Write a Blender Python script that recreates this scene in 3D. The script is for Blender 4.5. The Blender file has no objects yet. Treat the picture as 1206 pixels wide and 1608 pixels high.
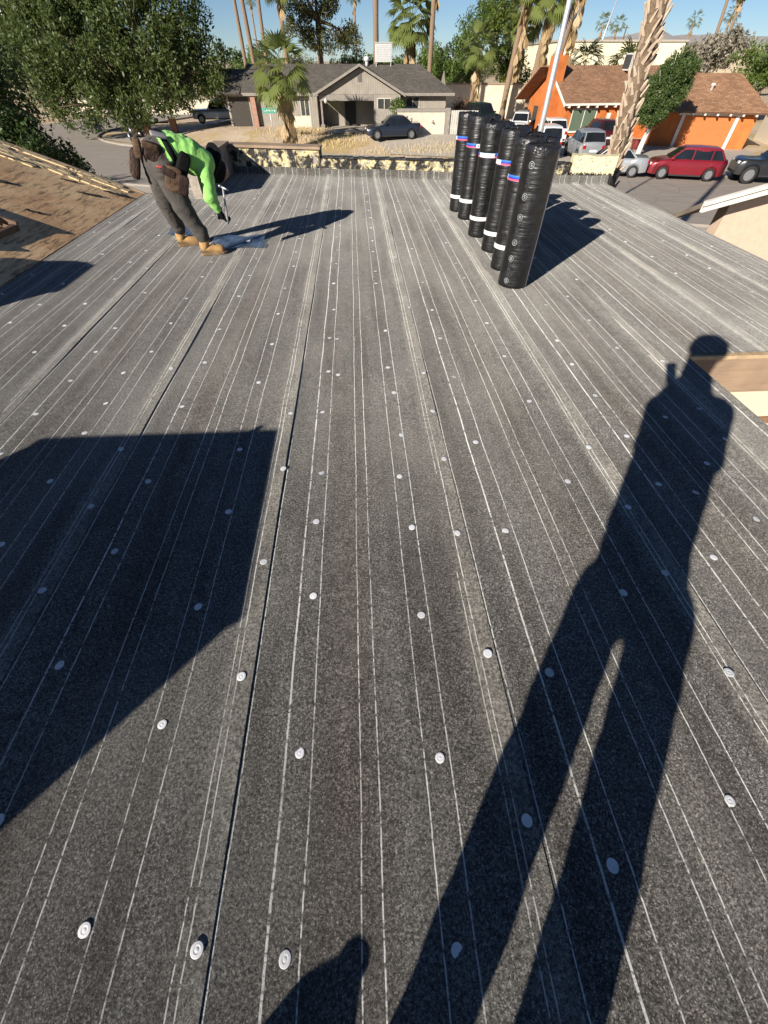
import bpy, math, random
import numpy as np
from mathutils import Vector, Matrix
R = math.radians
rng = random.Random(7)
nrs = np.random.RandomState(11)
SC = bpy.context.scene
COL = SC.collection
# ------------------------------------------------------------------ camera
ROOF = 3.55                      # height of the flat roof above the street
cam = bpy.data.cameras.new('camera')
camo = bpy.data.objects.new('camera', cam); COL.objects.link(camo)
cam.sensor_fit = 'VERTICAL'; cam.sensor_height = 24.0
cam.lens = 24.0 * 600.0 / 1608.0
cam.clip_start = 0.02; cam.clip_end = 6000
camo.location = (0, 0, 5.0)
camo.rotation_euler = (R(90) - math.atan(708 / 600.0), 0, R(-3.33))
SC.camera = camo
# ------------------------------------------------------------------ sky and sun
SUN_AZ, SUN_EL = 42.0, 23.1      # shadows run 42 degrees right of the roof's long axis
w = bpy.data.worlds.new('World'); SC.world = w; w.use_nodes = True
nt = w.node_tree; nt.nodes.clear()
sky = nt.nodes.new('ShaderNodeTexSky'); sky.sky_type = 'NISHITA'; sky.sun_disc = False
sky.sun_elevation = R(SUN_EL); sky.sun_rotation = R(180 + SUN_AZ)
sky.air_density = 0.65; sky.dust_density = 0.0; sky.ozone_density = 4.0
bg = nt.nodes.new('ShaderNodeBackground'); bg.inputs['Strength'].default_value = 0.05
wo = nt.nodes.new('ShaderNodeOutputWorld')
nt.links.new(sky.outputs[0], bg.inputs[0]); nt.links.new(bg.outputs[0], wo.inputs[0])
sl = bpy.data.lights.new('sun', 'SUN'); sl.energy = 5.0; sl.angle = R(0.55); sl.color = (1.0, 0.92, 0.80)
so = bpy.data.objects.new('sun', sl); COL.objects.link(so)
ldir = Vector((math.sin(R(SUN_AZ)) * math.cos(R(SUN_EL)), math.cos(R(SUN_AZ)) * math.cos(R(SUN_EL)), -math.sin(R(SUN_EL))))
so.rotation_euler = ldir.to_track_quat('-Z', 'Y').to_euler()
SC.view_settings.view_transform = 'Standard'; SC.view_settings.look = 'None'
SC.view_settings.exposure = 0.7; SC.view_settings.gamma = 1.0
try: SC.view_settings.use_curve_mapping = False
except Exception: pass
SC.cycles.max_bounces = 5; SC.cycles.diffuse_bounces = 2; SC.cycles.glossy_bounces = 2
SC.cycles.transparent_max_bounces = 12; SC.cycles.transmission_bounces = 4
SC.cycles.use_denoising = True; SC.cycles.use_adaptive_sampling = True; SC.cycles.adaptive_threshold = 0.02

# ------------------------------------------------------------------ helpers
def tag(o, label=None, cat=None, group=None, kind=None):
    if label: o['label'] = label
    if cat: o['category'] = cat
    if group: o['group'] = group
    if kind: o['kind'] = kind
    return o
def empty(name, loc=(0, 0, 0), rz=0.0):
    o = bpy.data.objects.new(name, None); COL.objects.link(o)
    o.location = loc; o.rotation_euler = (0, 0, rz); o.empty_display_size = 0.1
    return o
def copy_tree(o, parent=None):
    c = o.copy(); COL.objects.link(c); c.parent = parent
    for ch in list(o.children): copy_tree(ch, c)
    return c
class MB:
    """collects geometry; build() makes ONE mesh object"""
    def __init__(s): s.v = []; s.f = []; s.m = []; s.uv = None
    def add(s, verts, faces, m=0):
        n = len(s.v); s.v.extend([tuple(map(float, p)) for p in verts])
        for f in faces: s.f.append(tuple(i + n for i in f)); s.m.append(m)
        return s
    def box(s, lo, hi, m=0, M=None):
        (a, b, c), (d, e, f) = lo, hi
        P = [(a, b, c), (d, b, c), (d, e, c), (a, e, c), (a, b, f), (d, b, f), (d, e, f), (a, e, f)]
        if M is not None: P = [M @ Vector(p) for p in P]
        return s.add(P, [(0, 3, 2, 1), (4, 5, 6, 7), (0, 1, 5, 4), (1, 2, 6, 5), (2, 3, 7, 6), (3, 0, 4, 7)], m)
    def bar(s, p, q, w, h=None, m=0, up=(0, 0, 1)):
        p = Vector(p); q = Vector(q); h = h or w; d = (q - p)
        L = d.length; d = d.normalized(); u = Vector(up)
        x = d.cross(u)
        if x.length < 1e-4: x = d.cross(Vector((0, 1, 0)))
        x.normalize(); y = x.cross(d)
        P = []
        for c in (p, q):
            for sx, sy in ((-1, -1), (1, -1), (1, 1), (-1, 1)): P.append(c + x * (sx * w / 2) + y * (sy * h / 2))
        return s.add(P, [(3, 2, 1, 0), (4, 5, 6, 7), (0, 1, 5, 4), (1, 2, 6, 5), (2, 3, 7, 6), (3, 0, 4, 7)], m)
    def tube(s, pts, rad, n=10, m=0, caps=True, jit=0.0):
        pts = [Vector(p) for p in pts]
        if not isinstance(rad, (list, tuple)): rad = [rad] * len(pts)
        rings = []; prev = None
        for i, p in enumerate(pts):
            d = (pts[min(i + 1, len(pts) - 1)] - pts[max(i - 1, 0)]).normalized()
            x = (prev - d * prev.dot(d)) if prev is not None else d.cross(Vector((0.13, 0.2, 1)) if abs(d.z) < .9 else Vector((1, 0.1, 0)))
            x.normalize(); prev = x; y = d.cross(x)
            rings.append([p + (x * math.cos(2 * math.pi * k / n) + y * math.sin(2 * math.pi * k / n)) * (rad[i] * (1 + (rng.random() - .5) * jit)) for k in range(n)])
        V = [q for r in rings for q in r]; Fc = []
        for i in range(len(rings) - 1):
            for k in range(n): Fc.append((i * n + k, i * n + (k + 1) % n, (i + 1) * n + (k + 1) % n, (i + 1) * n + k))
        if caps: Fc.append(tuple(range(n - 1, -1, -1))); Fc.append(tuple((len(rings) - 1) * n + k for k in range(n)))
        return s.add(V, Fc, m)
    def lathe(s, prof, n=24, c=(0, 0, 0), m=0, caps=True):
        V = []; Fc = []
        for r, z in prof:
            for k in range(n): a = 2 * math.pi * k / n; V.append((c[0] + r * math.cos(a), c[1] + r * math.sin(a), c[2] + z))
        for i in range(len(prof) - 1):
            for k in range(n): Fc.append((i * n + k, i * n + (k + 1) % n, (i + 1) * n + (k + 1) % n, (i + 1) * n + k))
        if caps: Fc.append(tuple(range(n - 1, -1, -1))); Fc.append(tuple((len(prof) - 1) * n + k for k in range(n)))
        return s.add(V, Fc, m)
    def prism(s, poly, z0, z1, m=0):
        n = len(poly); V = [(x, y, z0) for x, y in poly] + [(x, y, z1) for x, y in poly]
        Fc = [tuple(range(n - 1, -1, -1)), tuple(range(n, 2 * n))] + [(i, (i + 1) % n, n + (i + 1) % n, n + i) for i in range(n)]
        return s.add(V, Fc, m)
    def slab(s, quad, t, m=0):
        """planar polygon in 3D, thickened by t along its normal, downwards"""
        Q = [Vector(q) for q in quad]; nrm = (Q[1] - Q[0]).cross(Q[2] - Q[0]).normalized()
        n = len(Q); V = Q + [q - nrm * t for q in Q]
        Fc = [tuple(range(n)), tuple(range(2 * n - 1, n - 1, -1))] + [((i + 1) % n, i, n + i, n + (i + 1) % n) for i in range(n)]
        return s.add(V, Fc, m)
    def build(s, name, mats, parent=None, smooth=False, bevel=0, loc=None, sharp=None):
        me = bpy.data.meshes.new(name); me.from_pydata(s.v, [], s.f)
        if not isinstance(mats, (list, tuple)): mats = [mats]
        for m in mats: me.materials.append(m)
        if len(mats) > 1: me.polygons.foreach_set('material_index', s.m)
        if s.uv is not None:
            ul = me.uv_layers.new(name='UVMap'); idx = np.empty(len(me.loops), np.int32); me.loops.foreach_get('vertex_index', idx)
            ul.data.foreach_set('uv', np.asarray(s.uv, np.float32)[idx].ravel())
        if smooth: me.shade_smooth()
        me.update()
        o = bpy.data.objects.new(name, me); COL.objects.link(o); o.parent = parent
        if loc: o.location = loc
        if smooth and sharp: me.set_sharp_from_angle(angle=R(sharp))
        if bevel:
            b = o.modifiers.new('bevel', 'BEVEL'); b.width = bevel; b.segments = 2; b.limit_method = 'ANGLE'; b.angle_limit = R(40)
        return o
def npmesh(name, V, F, mat, parent=None, smooth=False, uv=None):
    """quads/tris from numpy arrays"""
    me = bpy.data.meshes.new(name); V = np.asarray(V, np.float32); F = np.asarray(F, np.int32); k = F.shape[1]
    me.vertices.add(len(V)); me.vertices.foreach_set('co', V.ravel())
    me.loops.add(F.size); me.loops.foreach_set('vertex_index', F.ravel())
    me.polygons.add(len(F)); me.polygons.foreach_set('loop_start', np.arange(0, F.size, k, dtype=np.int32))
    me.polygons.foreach_set('loop_total', np.full(len(F), k, np.int32))
    if uv is not None:
        ul = me.uv_layers.new(name='UVMap'); ul.data.foreach_set('uv', np.asarray(uv, np.float32)[F.ravel()].ravel())
    me.materials.append(mat); me.update(calc_edges=True); me.validate()
    if smooth: me.shade_smooth()
    o = bpy.data.objects.new(name, me); COL.objects.link(o); o.parent = parent
    return o
# ------------------------------------------------------------------ material helpers
class NT:
    def __init__(s, name):
        s.mat = bpy.data.materials.new(name); s.mat.use_nodes = True; s.t = s.mat.node_tree; s.t.nodes.clear()
        s.out = s.n('ShaderNodeOutputMaterial'); s.b = s.n('ShaderNodeBsdfPrincipled'); s.l(s.b.outputs[0], s.out.inputs[0])
    def n(s, typ, **k):
        q = s.t.nodes.new(typ)
        for a, v in k.items(): setattr(q, a, v)
        return q
    def l(s, a, b): s.t.links.new(a, b)
    def inp(s, key, v):
        i = s.b.inputs[key]
        if hasattr(v, 'is_linked') or hasattr(v, 'links'): s.l(v, i)
        else: i.default_value = v
        return s
    def coord(s, kind='Object', scale=(1, 1, 1), loc=(0, 0, 0), rot=(0, 0, 0)):
        c = s.n('ShaderNodeTexCoord'); m = s.n('ShaderNodeMapping'); m.inputs['Scale'].default_value = scale
        m.inputs['Location'].default_value = loc; m.inputs['Rotation'].default_value = rot
        s.l(c.outputs[kind], m.inputs[0]); return m.outputs[0]
    def noise(s, vec, scale=5, detail=3, rough=.55, dist=0):
        q = s.n('ShaderNodeTexNoise'); q.inputs['Scale'].default_value = scale; q.inputs['Detail'].default_value = detail
        q.inputs['Roughness'].default_value = rough; q.inputs['Distortion'].default_value = dist
        if vec is not None: s.l(vec, q.inputs['Vector'])
        return q.outputs[0]
    def voro(s, vec, scale=5, feature='F1', out='Distance', rnd=1.0):
        q = s.n('ShaderNodeTexVoronoi'); q.feature = feature; q.inputs['Scale'].default_value = scale
        q.inputs['Randomness'].default_value = rnd
        if vec is not None: s.l(vec, q.inputs['Vector'])
        return q.outputs[out]
    def brick(s, vec, scale, c1, c2, mortar, ms=.02, bw=.5, rh=.25):
        q = s.n('ShaderNodeTexBrick'); s.l(vec, q.inputs['Vector'])
        q.inputs['Color1'].default_value = (*c1, 1); q.inputs['Color2'].default_value = (*c2, 1); q.inputs['Mortar'].default_value = (*mortar, 1)
        q.inputs['Scale'].default_value = scale; q.inputs['Mortar Size'].default_value = ms
        q.inputs['Brick Width'].default_value = bw; q.inputs['Row Height'].default_value = rh
        return q.outputs['Color'], q.outputs['Fac']
    def ramp(s, fac, stops, interp='LINEAR'):
        q = s.n('ShaderNodeValToRGB'); cr = q.color_ramp; cr.interpolation = interp
        while len(cr.elements) < len(stops): cr.elements.new(1)
        for e, (p, c) in zip(cr.elements, stops):
            e.position = p; e.color = (c, c, c, 1) if not isinstance(c, (tuple, list)) else (*c[:3], 1)
        s.l(fac, q.inputs[0]); return q.outputs[0]
    def mix(s, fac, a, b, mode='MIX'):
        q = s.n('ShaderNodeMix', data_type='RGBA', blend_type=mode); 
        for key, v in ((0, fac), (6, a), (7, b)):
            i = q.inputs[key]
            if isinstance(v, (int, float)): i.default_value = v if key == 0 else (v, v, v, 1)
            elif isinstance(v, (tuple, list)): i.default_value = (*v[:3], 1)
            else: s.l(v, i)
        return q.outputs[2]
    def math(s, op, a, b=None, c=None, clamp=False):
        q = s.n('ShaderNodeMath', operation=op); q.use_clamp = clamp
        for i, v in enumerate((a, b, c)):
            if v is None: continue
            if isinstance(v, (int, float)): q.inputs[i].default_value = v
            else: s.l(v, q.inputs[i])
        return q.outputs[0]
    def sep(s, vec):
        q = s.n('ShaderNodeSeparateXYZ'); s.l(vec, q.inputs[0]); return q.outputs
    def bump(s, h, strength=.3, dist=.01):
        q = s.n('ShaderNodeBump'); q.inputs['Strength'].default_value = strength; q.inputs['Distance'].default_value = dist
        s.l(h, q.inputs['Height']); s.l(q.outputs[0], s.b.inputs['Normal']); return s
def S(r, g, b):
    """sRGB 0-255 to linear"""
    f = lambda c: c / 12.92 if c <= .04045 else ((c + .055) / 1.055) ** 2.4
    return (f(r / 255), f(g / 255), f(b / 255))
_mc = {}
def mat(name, col, rough=.7, metal=0.0, var=.25, scale=6.0, bump=0.0, coat=0.0, spec=.5, bs=60):
    """plain coloured material with procedural wear"""
    if name in _mc: return _mc[name]
    t = NT(name); v = t.coord('Object')
    n1 = t.noise(v, scale, 4, .6)
    f = t.ramp(n1, [(.3, 1 - var), (.7, 1 + var * .6)])
    t.inp('Base Color', t.mix(1.0, col, f, 'MULTIPLY')); t.inp('Roughness', rough); t.inp('Metallic', metal)
    t.inp('Specular IOR Level', spec)
    if coat: t.inp('Coat Weight', coat); t.inp('Coat Roughness', .06)
    if bump: t.bump(t.noise(v, bs, 3), bump, .01)
    _mc[name] = t.mat; return t.mat
def glassmat(name, col=(.02, .025, .03), rough=.05):
    t = NT(name); v = t.coord('Object'); n = t.noise(v, 1.5, 2)
    t.inp('Base Color', t.mix(1.0, col, t.ramp(n, [(.3, .7), (.7, 1.3)]), 'MULTIPLY')); t.inp('Roughness', rough); t.inp('Specular IOR Level', .8); return t.mat
# ================================================================== FLAT ROOF
def wv(seed, n=5, lo=.5, hi=6):
    """smooth 1D noise about 0, range ~ -1..1"""
    r = np.random.RandomState(seed); k = np.exp(r.uniform(math.log(lo), math.log(hi), n)); p = r.uniform(0, 6.28, n); a = 1 / np.sqrt(k); a /= a.sum() * .7
    return lambda t: sum(a[i] * np.sin(k[i] * np.asarray(t, float) + p[i]) for i in range(n))
def felt_material():
    t = NT('granulated_felt')
    uvc = t.n('ShaderNodeTexCoord'); uv = uvc.outputs['UV']; obv = uvc.outputs['Object']
    ux, uy, _ = t.sep(uv)
    # wandering of the printed lines along the sheet
    wob = t.noise(t.coord('UV', (.25, .9, 1)), 1.6, 2, .5)
    wob2 = t.noise(t.coord('UV', (.2, 14, 1)), 2.0, 2, .5)
    du = t.math('ADD', t.math('MULTIPLY', t.math('SUBTRACT', wob, .5), .018), t.math('MULTIPLY', t.math('SUBTRACT', wob2, .5), .0035))
    fr = t.math('DIVIDE', t.math('ADD', ux, du), 0.9)
    lines = [(.012, .0022), (.16, .0038), (.255, .0023), (.427, .0021), (.49, .0023), (.654, .0021), (.745, .0023), (.911, .0020), (.936, .0021)]
    ln = None
    for c, wd in lines:
        q = t.math('COMPARE', fr, c, wd); ln = q if ln is None else t.math('MAXIMUM', ln, q)
    brk = t.noise(t.coord('UV', (3, 34, 1)), 1.0, 4, .7); wear = t.noise(t.coord('UV', (2.2, 1.1, 1)), 1.3, 3, .6)
    ln = t.math('MULTIPLY', ln, t.math('MULTIPLY', t.ramp(brk, [(.40, .08), (.49, 1.0)]), t.ramp(wear, [(.3, .5), (.62, 1.0)])))
    # mineral grains
    g1 = t.voro(obv, 320, 'F1', 'Color'); g1 = t.sep(g1)[0]
    g2 = t.noise(obv, 105, 3, .8); g3 = t.noise(obv, 21, 4, .65)
    grain = t.math('ADD', t.math('MULTIPLY', t.ramp(g1, [(0, .05), (.5, .25), (.72, .55), (.88, 1.1), (1, 2.6)]), .80), t.math('MULTIPLY', t.ramp(g2, [(.38, 0.0), (.50, .35), (.58, .9), (.70, 2.0)]), .70))
    grain = t.math('MULTIPLY', grain, t.ramp(g3, [(.3, .75), (.7, 1.2)]))
    base = t.mix(1.0, (.168, .162, .153), grain, 'MULTIPLY')
    base = t.mix(.9, base, (.022, .021, .0195), 'ADD')
    # brown dirt in long lanes, pale dust by the laps
    lane = t.noise(t.coord('UV', (3.6, .22, 1)), 1.2, 3, .55)
    lane2 = t.noise(t.coord('UV', (9, .6, 1), loc=(3, 1, 0)), 1.0, 2, .5)
    mid = t.ramp(t.math('DIVIDE', ux, .9), [(.1, .15), (.34, .95), (.5, 1.0), (.66, .35), (.9, .05)])
    dirt = t.math('MULTIPLY', t.ramp(lane, [(.38, 0), (.62, 1)]), mid)
    base = t.mix(t.math('MULTIPLY', dirt, .38), base, t.mix(1, base, (.96, .78, .63), 'MULTIPLY'))
    base = t.mix(t.math('MULTIPLY', t.ramp(lane2, [(.42, 0), (.66, 1)]), .75), base, t.mix(1, base, (.60, .57, .55), 'MULTIPLY'))
    edge = t.ramp(t.math('DIVIDE', ux, .9), [(0, .1), (.08, .0), (.86, 0), (.92, .9), (1, 1)])
    dn = t.noise(t.coord('UV', (4, 1.6, 1), loc=(7, 2, 0)), 1.5, 4, .65)
    base = t.mix(t.math('MULTIPLY', edge, t.ramp(dn, [(.32, .05), (.62, .65)])), base, t.mix(1, (.30, .285, .25), t.ramp(g2, [(.36, .35), (.64, 1.7)]), 'MULTIPLY'))
    scuff = t.noise(t.coord('Object', (1.1, .55, 1)), 1.3, 5, .62)
    base = t.mix(t.ramp(scuff, [(.45, 0), (.72, .5)]), base, t.mix(1, (.25, .243, .222), t.ramp(g2, [(.36, .35), (.64, 1.7)]), 'MULTIPLY'))
    speck = t.voro(t.coord('Object', loc=(2, 5, 0)), 9, 'F1', 'Distance'); base = t.mix(t.ramp(speck, [(.030, .8), (.045, 0)]), base, (.42, .40, .36))
    col = t.mix(ln, base, (.78, .78, .75))
    t.inp('Base Color', col); t.inp('Roughness', .9); t.inp('Specular IOR Level', .15)
    t.inp('Diffuse Roughness', 1.0); t.inp('Sheen Weight', .12); t.inp('Sheen Roughness', .5)
    t.bump(t.math('ADD', t.math('MULTIPLY', g2, .9), t.math('MULTIPLY', g1, .35)), .8, .004)
    return t.mat
M_felt = felt_material()
def ywall(x): return 9.83 - .21 * (x + .42)
X0, XR, XN, YN = -3.55, 4.56, 2.455, 2.675         # left valley, right edge, notch edge x and y
YB = -3.4                                           # roof goes on behind the photographer
M_deckedge = mat('roof_deck_wood', (.16, .11, .07), .8)
flat_roof = MB()
flat_roof.prism([(X0, YB), (XN - .004, YB), (XN - .004, YN), (XR - .004, YN), (XR - .004, ywall(XR) + .1), (-2.6, ywall(-2.6) + .1), (-2.6, 8.48), (X0, 8.48)], ROOF - .16, ROOF - .009)
flat_roof = tag(flat_roof.build('flat_roof', M_deckedge), kind='structure')
xk = lambda k: -.45 + .9 * k
def wave(x, y, k):
    return .0022 * np.sin(1.3 * y + k * 1.7) * np.sin(5.2 * (x - xk(k)) + k) + .0018 * np.sin(3.1 * y + 2.2 * k + 3 * x)
sheets = {}
def sheet(k, xl, xr, y0, yend, name='roofing_sheet', upturn=True, lapz=0.0):
    """one strip of felt: rises over its right-hand neighbour, ends in an upturn against the parapet"""
    e = wv(100 + k * 7 + int(xl * 10) % 5, 6, .6, 9); lf = wv(300 + k * 3, 6, .5, 5); lw = wv(500 + k, 5, 1.5, 14)
    nx = max(4, int(round((xr - xl) / .075))); xs = np.linspace(xl, xr, nx + 1)
    ny = int((10 - y0) / .10); ts = np.linspace(0, 1, ny + 1)
    ROW = []
    for t in ts: ROW.append((t, 0.0, 0.0))
    if upturn: ROW += [(1, .012, .004), (1, .03, .018), (1, .04, .045), (1, .046, .08), (1, .05, .112)]
    V = []; UV = []
    for (t, dy, dz) in ROW:
        for j in range(nx + 3):
            x = xs[min(j, nx)]; ye = yend(x) if callable(yend) else yend
            y = y0 + (ye - y0 - (.05 if upturn else 0)) * t + dy
            f = (x - xl) / (xr - xl)
            xx = x + (.0045 * float(e(y)) if j >= nx else 0.0)
            lift = (.0030 * max(0.0, min(1.0, (f - .80) / .20)) + max(0.0, min(1.0, (f - .90) / .10)) ** 2 * (.0048 * max(0.0, float(lf(y)) + .10) + .0010 * max(0, float(lw(y)))))
            z = .0035 + wave(x, y, k) * min(1, 4 * f, 6 * (1 - f) + .15) + lift + dz + lapz
            if upturn and dz > 0: z += .010 * float(e(x * 3)) * dz / .11; y += .008 * float(lf(x * 4 + 3)) * dz / .11
            if j == nx + 2: z = (-.008 if dz == 0 else z - .002); y += (.004 if dz > 0 else 0)
            V.append((xx, y, ROOF + z)); UV.append((x - xk(k), y + 3.7 * k + dz))
    W = nx + 3; Fc = []
    for i in range(len(ROW) - 1):
        for j in range(W - 1):
            if j == nx: continue
            a = i * W + j; Fc.append((a, a + 1, a + W + 1, a + W))
    o = npmesh(name, V, Fc, M_felt, flat_roof, True, UV)
    sheets[k] = o; return o
for k in range(-4, 6):
    xl = max(xk(k) - .09, X0 + .002); xr = min(xk(k + 1), XR)
    if k == -4: sheet(k, xl, xr, YB, 8.47, upturn=False)
    elif k == -3: sheet(k, xl, xr, YB, 8.47, upturn=False)
    elif k == -2: sheet(k, -2.40, xr, YB, ywall)
    elif k < 3: sheet(k, xl, xr, YB, ywall)
    elif k == 3:
        sheet(33, 0, .01, 0, .2, upturn=False) if False else None
        o3 = sheet(k, xl, xr, 2.665, ywall, lapz=.003)
    else: sheet(k, xl, xr, 2.665, ywall)
far3 = sheets[3]
ns = sheet(3, xk(3) - .09, XN, YB, 2.70, upturn=False); sheets['3n'] = ns; sheets[3] = far3

# ---- nail plates (galvanised discs holding the felt down)
M_galv = NT('galvanised_plate'); _v = M_galv.coord('Object'); _n = M_galv.noise(_v, 60, 2)
M_galv.inp('Base Color', M_galv.mix(1, M_galv.mix(_n, (.84, .85, .87), (.60, .61, .64)), M_galv.ramp(M_galv.n('ShaderNodeObjectInfo').outputs['Random'], [(0, .8), (.5, 1.0), (1, 1.1)]), 'MULTIPLY')); M_galv.inp('Metallic', .0); M_galv.inp('Roughness', M_galv.ramp(_n, [(.3, .28), (.7, .48)])); M_galv = M_galv.mat
def plate_mesh(n=18):
    b = MB(); prof = [(.0195, .0), (.0205, .0012), (.0188, .0022), (.0155, .0014), (.0138, .0024), (.011, .0026), (.0095, .0012), (.006, .0014), (.0045, .0030), (.0022, .0032)]
    prof = [(r * .80, z * .55) for r, z in prof]; b.lathe(prof, n, (0, 0, 0)); o = b.build('nail_plate', M_galv, None, True); me = o.data; bpy.data.objects.remove(o); return me
plate_me = plate_mesh(); plate_lo = plate_mesh(8)
near = [(-1.41, 1.78), (-1.69, 1.95), (-2.08, 1.78), (-1.69, 1.54), (-1.71, 1.13), (-1.39, 1.34), (-1.17, 1.51), (-1.17, 1.06), (-1.39, 0.87), (-0.73, 1.74), (-0.7, 1.27), (-0.72, 0.76), (-0.46, 1.56), (-0.48, 0.96), (-0.25, 1.52), (-0.26, 1.18), (-0.25, 0.78), (-0.27, 2.08), (-0.47, 2.07), (-1.18, 2.19), (-2.08, 2.16), (-1.69, 2.26), (-1.17, 0.55), (-1.13, 0.1), (-0.73, 0.33), (-0.49, 0.47), (-0.26, 0.22), (0.19, 0.18), (0.42, 0.5), (0.19, 0.67), (0.42, 0.01), (-0.78, -0.14), (-0.48, -0.19), (-0.26, -0.22), (0.17, -0.23), (0.63, -0.1), (1.05, 0.02), (0.2, 2.27), (0.21, 1.82), (0.17, 1.47), (0.2, 1.12), (0.43, 2.04), (0.43, 1.59), (0.41, 1.07), (0.64, 1.73), (0.64, 1.07), (1.08, 2.12), (1.06, 1.38), (1.28, 1.64), (1.29, 1.18), (1.27, 0.8), (1.05, 0.72), (1.55, 1.73), (1.53, 1.33), (1.69, 1.26), (1.88, 1.9), (2.15, 1.98), (1.88, 1.47), (1.54, 0.87), (1.88, 1.07), (2.12, 1.67), (-1.17, 2.75), (-0.73, 2.45), (-0.25, 2.57), (-0.18, 2.52), (-0.26, 3.09), (-0.2, 3.07), (-0.24, 3.64), (-0.71, 3.01), (-1.18, 3.3), (-2.06, 3.37), (-1.72, 2.64), (-1.39, 2.67), (-0.73, 3.57), (0.64, 4.24), (0.64, 3.57), (0.63, 3.03), (0.64, 2.45), (0.18, 2.6), (1.07, 2.71), (1.54, 2.16), (1.54, 2.57), (1.56, 2.94), (1.7, 3.62), (0.43, 2.5), (1.07, 3.28), (0.44, 3.62), (0.63, 0.42), (1.28, 0.38)]
r2 = random.Random(5)
pts = list(near)
for k in range(-4, 6):
    for fr in (.21, .70, .962):
        x = xk(k) + .9 * fr
        y = -.3 + r2.random() * .5
        while y < 9.4:
            xx = x + r2.gauss(0, .014); yy = y + r2.gauss(0, .05)
            y += .5 + (.06 if k > 0 else 0)
            if xx > XR - .05 or xx < X0 + .06: continue
            if xx > XN - .05 and yy < YN + .08: continue
            if xx < -2.3 and yy > 8.3 or yy > ywall(xx) - .15: continue
            if min((xx - a) ** 2 + (yy - b) ** 2 for a, b in pts) < .30 ** 2: continue
            if yy < 2.3 and -1.75 < xx < 1.95: continue            # this part was counted in the photograph
            pts.append((xx, yy))
pts.sort(key=lambda p: p[0] ** 2 + p[1] ** 2)
def sheet_z(x, y):
    k = math.floor((x + .45) / .9); f = (x - xk(k) + .09) / .99
    return ROOF + .0045 + (.0058 if f > .9 else .0) + float(wave(x, y, k)) * .8
far_plates = MB()
for i, (x, y) in enumerate(pts):
    z = sheet_z(x, y); k = math.floor((x + .45) / .9)
    tl = Matrix.Rotation(r2.gauss(0, .07), 4, 'X') @ Matrix.Rotation(r2.gauss(0, .07), 4, 'Y') @ Matrix.Diagonal((r2.uniform(.9, 1.06), r2.uniform(.9, 1.06), r2.uniform(.6, 1.1), 1))
    if i < 292:
        o = bpy.data.objects.new('nail_plate', plate_me if y < 5 else plate_lo); COL.objects.link(o)
        par = sheets.get(k)
        if k == 3 and y < 2.68: par = sheets['3n']
        o.parent = par; o.matrix_local = Matrix.Translation((x, y, z)) @ tl @ Matrix.Rotation(r2.random() * 6, 4, 'Z')
    else:
        far_plates.add([(x + .02 * math.cos(a), y + .02 * math.sin(a), z + .002) for a in np.arange(6) * math.pi / 3], [(0, 1, 2, 3, 4, 5)])
if far_plates.v: tag(far_plates.build('nail_plates_far', M_galv, flat_roof), kind='stuff')

# ---- parapet with torn-off covering: yellow foam stucco under tar
def tarwall():
    t = NT('torn_stucco_with_tar'); v = t.coord('Object')
    n1 = t.noise(v, 5.5, 6, .68, .4); n2 = t.noise(t.coord('Object', (1, 1, 2.2), loc=(3, 2, 1)), 9, 5, .7); n3 = t.noise(v, 45, 4, .7)
    y = t.mix(n2, (.62, .51, .25), (.72, .64, .38)); y = t.mix(t.ramp(n3, [(.45, 0), (.7, .6)]), y, (.40, .33, .2))
    g = t.mix(t.ramp(n2, [(.48, 0), (.56, 1)]), y, (.33, .30, .26))
    c = t.mix(t.ramp(n1, [(.45, 0), (.54, 1)]), g, (.022, .020, .020))
    t.inp('Base Color', c); t.inp('Roughness', .85); t.bump(t.math('ADD', n1, t.math('MULTIPLY', n3, .3)), .8, .02); return t.mat
def foamwall():
    t = NT('yellow_foam_stucco'); v = t.coord('Object')
    n2 = t.noise(v, 9, 5, .7); n3 = t.noise(v, 30, 5, .75); vo = t.voro(v, 17)
    y = t.mix(n2, (.66, .56, .32), (.78, .72, .50)); y = t.mix(t.ramp(t.math('ADD', vo, t.math('MULTIPLY', n3, .35)), [(.33, .95), (.42, 0)]), y, (.20, .155, .09))
    z = t.sep(v)[2]; tar = t.math('GREATER_THAN', t.math('ADD', n3, t.math('MULTIPLY', t.math('SUBTRACT', ROOF + .145, z), 5.0)), .5)
    t.inp('Base Color', t.mix(tar, y, (.02, .02, .02))); t.inp('Roughness', .9); t.bump(n3, .8, .02); return t.mat
def plankmat(name, c1, c2, axis=(14, 1.2, 14)):
    t = NT(name); v = t.coord('Object', axis); n = t.noise(v, 2.0, 5, .65, .6); n2 = t.noise(t.coord('Object'), 2.3, 3)
    t.inp('Base Color', t.mix(t.ramp(n2, [(.35, 0), (.7, .5)]), t.mix(t.ramp(n, [(.3, 0), (.7, 1)]), c1, c2), (.10, .08, .06)))
    t.inp('Roughness', .85); t.bump(n, .4, .004); return t.mat
M_tar = tarwall(); M_foam = foamwall()
M_cap = plankmat('weathered_cap_board', (.40, .29, .20), (.30, .21, .14), (1.2, 14, 14))
M_capy = plankmat('weathered_cap_board_long', (.40, .31, .23), (.30, .22, .16), (14, 1.2, 14))
M_pstucco = mat('grey_parapet_render', (.36, .31, .26), .9, var=.35, scale=9, bump=.6, bs=40)
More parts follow.
